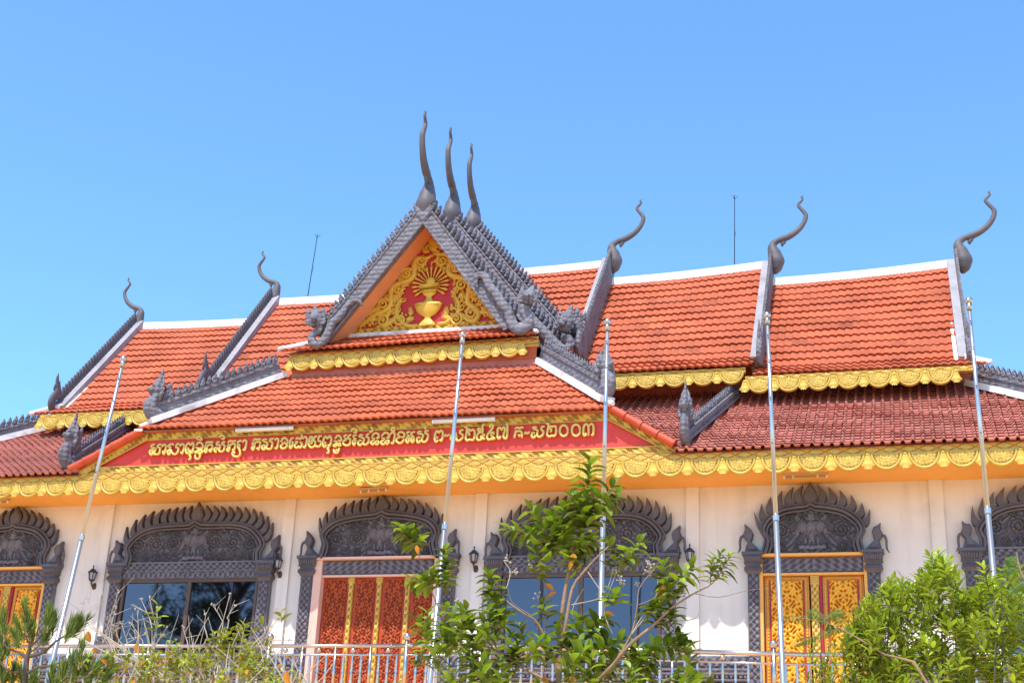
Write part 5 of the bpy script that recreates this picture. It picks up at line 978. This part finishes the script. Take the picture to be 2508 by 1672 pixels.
# -------- dry shrub below the left window
random.seed(9)
sr=(2.638,-12.5,-6.058); sh=thing('dry_shrub','straggly half bare shrub with pale twigs and yellow green leaves below the left window','shrub',(sr[0],-12.5,-Z0))
tm=MB(); lm=MB(); ly=MB(); fl=MB()
base=Vector((sr[0],-12.5,-Z0)); hub=Vector((2.619,-12.5,-5.915)); branch(tm,[base,base.lerp(hub,.5)+Vector((.1,0,0)),hub],[.06,.05,.035])
for a,b,c in [((2.059,-12.5,-5.514),(2.017,-12.5,-5.115),(1.87,-12.5,-4.741)),((2.059,-12.5,-5.514),(2.024,-12.5,-5.163),(1.999,-12.5,-4.872)),((2.012,-12.5,-5.434),(1.884,-12.5,-4.953),(1.766,-12.5,-4.773)),((1.588,-12.5,-5.594),(1.34,-12.5,-5.193),(1.438,-12.5,-4.671)),((1.539,-12.5,-5.515),(1.395,-12.5,-5.193),(1.43,-12.5,-4.852)),((1.17,-12.5,-5.274),(1.151,-12.5,-4.948),(1.202,-12.5,-4.701)),((1.234,-12.5,-5.435),(1.096,-12.5,-4.948),(1.027,-12.5,-4.766)),((1.755,-12.5,-5.514),(1.795,-12.5,-5.195),(1.729,-12.5,-4.887)),((2.883,-12.5,-5.355),(2.912,-12.5,-5.039),(2.965,-12.5,-4.703)),((2.883,-12.5,-5.355),(2.914,-12.5,-5.055),(2.745,-12.5,-4.846)),((2.925,-12.5,-5.277),(2.96,-12.5,-5.008),(3.054,-12.5,-4.849)),((2.508,-12.5,-5.434),(2.446,-12.5,-5.244),(2.384,-12.5,-5.116)),((2.673,-12.5,-5.355),(2.676,-12.5,-5.118),(2.672,-12.5,-4.958)),((1.768,-12.5,-5.593),(1.536,-12.5,-5.274),(1.452,-12.5,-5.096)),((1.768,-12.5,-5.593),(1.645,-12.5,-5.275),(1.538,-12.5,-5.064)),((1.947,-12.5,-5.593),(1.862,-12.5,-5.275),(1.666,-12.5,-5.065)),((1.014,-12.5,-5.435),(0.771,-12.5,-5.11),(0.686,-12.5,-4.846)),((1.051,-12.5,-5.435),(0.98,-12.5,-5.029),(0.958,-12.5,-4.798)),((1.947,-12.5,-5.593),(2.077,-12.5,-5.275),(2.161,-12.5,-5.116)),((1.588,-12.5,-5.594),(1.717,-12.5,-5.275),(1.885,-12.5,-5.195)),((3.316,-12.5,-5.356),(3.469,-12.5,-5.199),(3.606,-12.5,-4.901)),((3.411,-12.5,-5.433),(3.564,-12.5,-5.278),(3.819,-12.5,-5.278)),((1.393,-12.5,-5.515),(1.445,-12.5,-5.274),(1.405,-12.5,-5.145)),((1.284,-12.5,-5.515),(1.322,-12.5,-5.306),(1.428,-12.5,-4.95))]:
    a=Vector(a);b=Vector(b);c=Vector(c); tm.tube([hub.lerp(a,.0) if R()<.25 else a,a.lerp(b,.6)+Vector((random.gauss(0,.03),0,random.gauss(0,.03))),b,c],[.010,.008,.006,.0025],5,sub=2,cap=False)
    for k in range(3):
        q=b.lerp(c,R()); e=q+Vector((random.gauss(0,.10),random.gauss(0,.1),random.uniform(.05,.2))); tm.tube([q,e],[.004,.002],4,cap=False)
    for k in range(3): fl.ball(c+Vector((random.gauss(0,.012),0,random.gauss(0,.012))),.010,5)
for i in range(70):
    f=R(); p=Vector((1.303,-12.5,-5.926)).lerp(Vector((4.033,-12.5,-5.857)),f)+Vector((0,random.gauss(0,.3),0)); d=Vector((random.gauss(0,.5),random.gauss(0,.3),1)).normalized()*random.uniform(.4,1.0); m_=p+d*.5+Vector((random.gauss(0,.08),0,0))
    tm.tube([p,m_,p+d],[.009,.006,.003],5,sub=2,cap=False)
cl=[(2.648,-12.5,-4.942),(3.013,-12.5,-5.239),(3.218,-12.5,-5.167),(3.441,-12.5,-5.24)]
cloud(lm,tm,(2.714,-12.5,-5.434)[0],(3.516,-12.5,-5.433)[0],[(2.66,-12.5,-5.434),(2.895,-12.5,-5.165),(3.048,-12.5,-5.093),(3.435,-12.5,-5.192),(3.564,-12.5,-5.385)],(2.74,-12.5,-5.627)[2],-12.5,.5,46,9,.10,.05,ln=.2)
cloud(lm,tm,(1.781,-12.5,-5.434)[0],(3.037,-12.5,-5.433)[0],[(1.796,-12.5,-5.533),(2.257,-12.5,-5.287),(2.545,-12.5,-5.385),(3.025,-12.5,-5.336)],-6.3,-12.5,.6,80,8,.10,.045,ln=.22)
cloud(ly,tm,(1.162,-12.5,-5.435)[0],(3.037,-12.5,-5.433)[0],[(1.196,-12.5,-5.633),(1.613,-12.5,-5.434),(2.161,-12.5,-5.385),(3.025,-12.5,-5.336)],-6.3,-12.6,.6,80,8,.09,.04,ln=.22)
cloud(ly,tm,(3.251,-12.5,-5.433)[0],(3.884,-12.5,-5.433)[0],[(3.275,-12.5,-5.625),(3.522,-12.5,-5.481),(3.79,-12.5,-5.528),(3.967,-12.5,-5.717)],-6.3,-12.6,.5,26,8,.11,.05,ln=.2)
for p0,p1,n in (((2.039,-12.5,-5.237),(1.995,-12.5,-4.827),10),((3.686,-12.5,-5.071),(3.651,-12.5,-4.949),4),((3.485,-12.5,-5.167),(3.422,-12.5,-5.084),3),((3.168,-12.5,-5.191),(3.209,-12.5,-5.093),8)): shoot(ly if n==10 else lm,tm,p0,p1,n,.17,.065)
tm.tube([(3.251,-12.5,-5.433),(3.494,-12.5,-5.24),(3.604,-12.5,-5.046),(3.673,-12.5,-4.949)],[.006,.005,.004,.003],5,sub=3,cap=False)
od=MB()
for i in range(70):
    p=Vector((1.281,-12.6,-5.451)).lerp(Vector((3.929,-12.6,-5.449)),R())+Vector((0,random.gauss(0,.3),-R()*.9)); leaf(od,p,(random.gauss(0,1),random.gauss(0,.6),random.gauss(-.2,.6)),(0,-1,.5),.085,.038,.3)
for p in ((3.987,-12.9,-5.707),(2.022,-12.9,-5.37),(1.339,-12.9,-5.232)): leaf(od,p,(.3,0,-.8),(0,-1,0),.14,.07,.1)
tm.build('dry_twigs','twig',sh); lm.build('green_leaves','leafy',sh); ly.build('lime_leaves','bushleaf',sh); fl.build('dead_flower_heads','twig',sh); od.build('orange_leaves','leafo',sh)
# -------- lime green bush at the lower right
random.seed(21)
br=(11.162,-12.0,-5.947); bu=thing('lime_green_bush','dense lime green bush with slender upright leaves in the lower right corner','shrub',(br[0],-12,-Z0))
tm=MB(); lm=MB()
TOPB=[(a,b,c-.04) for a,b,c in [(10.238,-12.0,-5.167),(10.399,-12.0,-4.989),(10.632,-12.0,-4.674),(10.752,-12.0,-4.47),(10.879,-12.0,-4.541),(10.994,-12.0,-4.428),(11.13,-12.0,-4.325),(11.368,-12.0,-4.329),(11.461,-12.0,-4.548),(11.609,-12.0,-4.572),(11.726,-12.0,-4.416),(11.857,-12.0,-4.364),(12.018,-12.0,-4.466),(12.36,-12.0,-4.381)]]
for k in range(16):
    x=random.uniform((10.427,-12.0,-5.345)[0],(12.196,-12.0,-5.344)[0]); zt=float(np.interp(x,[p[0] for p in TOPB],[p[2] for p in TOPB])); yy=-12+random.gauss(0,.5)
    tm.tube([(br[0]+random.gauss(0,.1),-12,-Z0),((br[0]+x)/2,yy*.5-6,-Z0+2.2),(x-.05,yy,zt-1.2),(x,yy,zt-.3)],[.03,.02,.010,.004],6,sub=3,cap=False)
cloud(lm,tm,(10.275,-12.0,-5.345)[0],(12.277,-12.0,-5.344)[0],TOPB,-6.3,-12,.8,430,18,.14,.038,seg=3,droop=.2,ln=.26,lean=.5,tr=.004,spread=.85)
tm.build('stems','darkbark',bu); lm.build('leaves','bushleaf',bu)
br2=(9.946,-12.3,-5.999); b2=thing('lime_green_bush','small narrow lime green bush in front of the golden door at the right','shrub',(br2[0],-12.3,-Z0)); tm=MB(); lm=MB()
tm.tube([(br2[0],-12.3,-Z0),(br2[0]+.05,-12.3,-7.5),(9.966,-12.3,-5.395)],[.04,.03,.01],6,cap=False)
cloud(lm,tm,(9.702,-12.0,-5.346)[0],(10.34,-12.0,-5.345)[0],[(9.674,-12.0,-5.568),(9.83,-12.0,-5.523),(9.884,-12.0,-5.211),(10.165,-12.0,-5.345),(10.344,-12.0,-5.257)],-6.3,-12.3,.4,50,15,.10,.025,seg=2,droop=.15,ln=.28,lean=.35,tr=.004,spread=.7)
cloud(lm,tm,(10.231,-12.0,-5.345)[0],(10.686,-12.0,-5.345)[0],[(10.216,-12.0,-5.167),(10.359,-12.0,-4.898),(10.538,-12.0,-4.809),(10.704,-12.0,-4.99)],(10.333,-12.0,-5.522)[2],-12.3,.4,60,15,.10,.025,seg=2,droop=.15,ln=.28,lean=.35,tr=.004,spread=.7)
tm.build('stems','darkbark',b2); lm.build('leaves','bushleaf',b2)
# feathery branches
def frondleaf(lm,tm,p0,p1,n=15,L=.075):
    p0=Vector(p0);p1=Vector(p1); d=(p1-p0); dn=d.normalized(); s=Vector((0,-1,.4)).cross(dn).normalized(); tm.tube([p0,p0.lerp(p1,.5)+Vector((0,0,.03)),p1],[.004,.003,.002],4,cap=False)
    for i in range(n):
        f=(i+.5)/n; c=p0.lerp(p1,f)+Vector((0,0,.03*math.sin(PI*f)))
        for sg in (-1,1):
            l=L*math.sin(PI*(f*.8+.15)); e=(dn*.45+s*sg).normalized()+Vector((0,0,-.25))
            leaf(lm,c,e,(0,-1,.6),l,.0105,.45,n=3,h=R())
fr_=(11.045,-12.8,-5.889); fe=thing('feathery_branch_plant','thin bare stem with feathery drooping fronds in front of the golden door','plant',(fr_[0],-12.8,-Z0)); tm=MB(); lm=MB()
tm.tube([(fr_[0]+.2,-12.8,-Z0),(fr_[0]+.1,-12.8,-7.6),(11.052,-12.8,-5.774),(10.65,-12.8,-5.486),(10.3,-12.8,-5.266),(10.077,-12.8,-5.154)],[.03,.025,.016,.011,.008,.004],6,sub=3,cap=False)
for a,b in (((10.086,-12.8,-5.154),(9.576,-12.8,-5.117)),((10.086,-12.8,-5.154),(9.865,-12.8,-5.032)),((10.053,-12.8,-5.115),(10.266,-12.8,-5.052)),((10.094,-12.8,-5.163),(10.112,-12.8,-5.257)),((9.956,-12.7,-5.29),(9.719,-12.7,-5.384)),((10.279,-12.8,-5.257),(10.14,-12.8,-5.051)),((10.218,-12.8,-5.223),(9.962,-12.8,-5.316))): frondleaf(lm,tm,a,b)
tm.build('stem','bark',fe); lm.build('fronds','fern',fe)
fr_=(12.098,-12.9,-5.894); fe=thing('feathery_branch_plant','feathery green fronds reaching in at the right edge above the lime bush','plant',(fr_[0],-12.9,-Z0)); tm=MB(); lm=MB()
tm.tube([(fr_[0]+.2,-12.9,-Z0),(12.184,-12.9,-5.782),(12.172,-12.9,-5.001),(12.043,-12.9,-4.665),(12.02,-12.9,-4.452)],[.03,.02,.014,.009,.004],6,sub=3,cap=False)
for a,b in (((12.066,-12.9,-4.623),(11.902,-12.9,-4.526)),((12.082,-12.9,-4.665),(11.866,-12.9,-4.641)),((12.115,-12.9,-4.75),(11.906,-12.9,-4.894)),((12.128,-12.9,-4.834),(12.279,-12.9,-4.668))): frondleaf(lm,tm,a,b,14,.075)
tm.build('stem','bark',fe); lm.build('fronds','fern',fe)
# -------- the tree whose reflection fills the left window
random.seed(3)
for tx,tyy,hh,rr_ in ((-15.6,-25,16.5,3.6),):
    rt_=thing('spreading_tree','dark spreading tree mirrored in the glass of the left window','tree',(tx,tyy,-Z0)); tm=MB(); lm=MB()
    tm.tube([(tx,tyy,-Z0),(tx+.1,tyy,-Z0+3),(tx,tyy,-Z0+6.5),(tx+.2,tyy,-Z0+hh-1)],[.35,.26,.2,.05],10,sub=3)
    for k in range(85):
        a=R()*2*PI; z=-Z0+4+R()*(hh-5); q=rr_*math.sin(PI*(.25+.7*(z+Z0-4)/(hh-4)))*random.uniform(.6,1.05); e=Vector((tx+q*math.cos(a),tyy+q*math.sin(a),z+1)); tm.tube([(tx,tyy,z-1.2),Vector((tx,tyy,z)).lerp(e,.55),e],[.07,.045,.015],5,sub=2,cap=False)
        for j in range(15):
            c=e+Vector((random.gauss(0,.55),random.gauss(0,.55),random.gauss(0,.45)))
            for i in range(13): leaf(lm,c+Vector((random.gauss(0,.16),random.gauss(0,.16),random.gauss(0,.14))),(random.gauss(0,1),random.gauss(0,1),random.gauss(-.2,.6)),(0,0,1),.22,.09,.2,n=2)
    tm.build('trunk','darkbark',rt_,smooth=True); lm.build('crown','bigleaf',rt_)
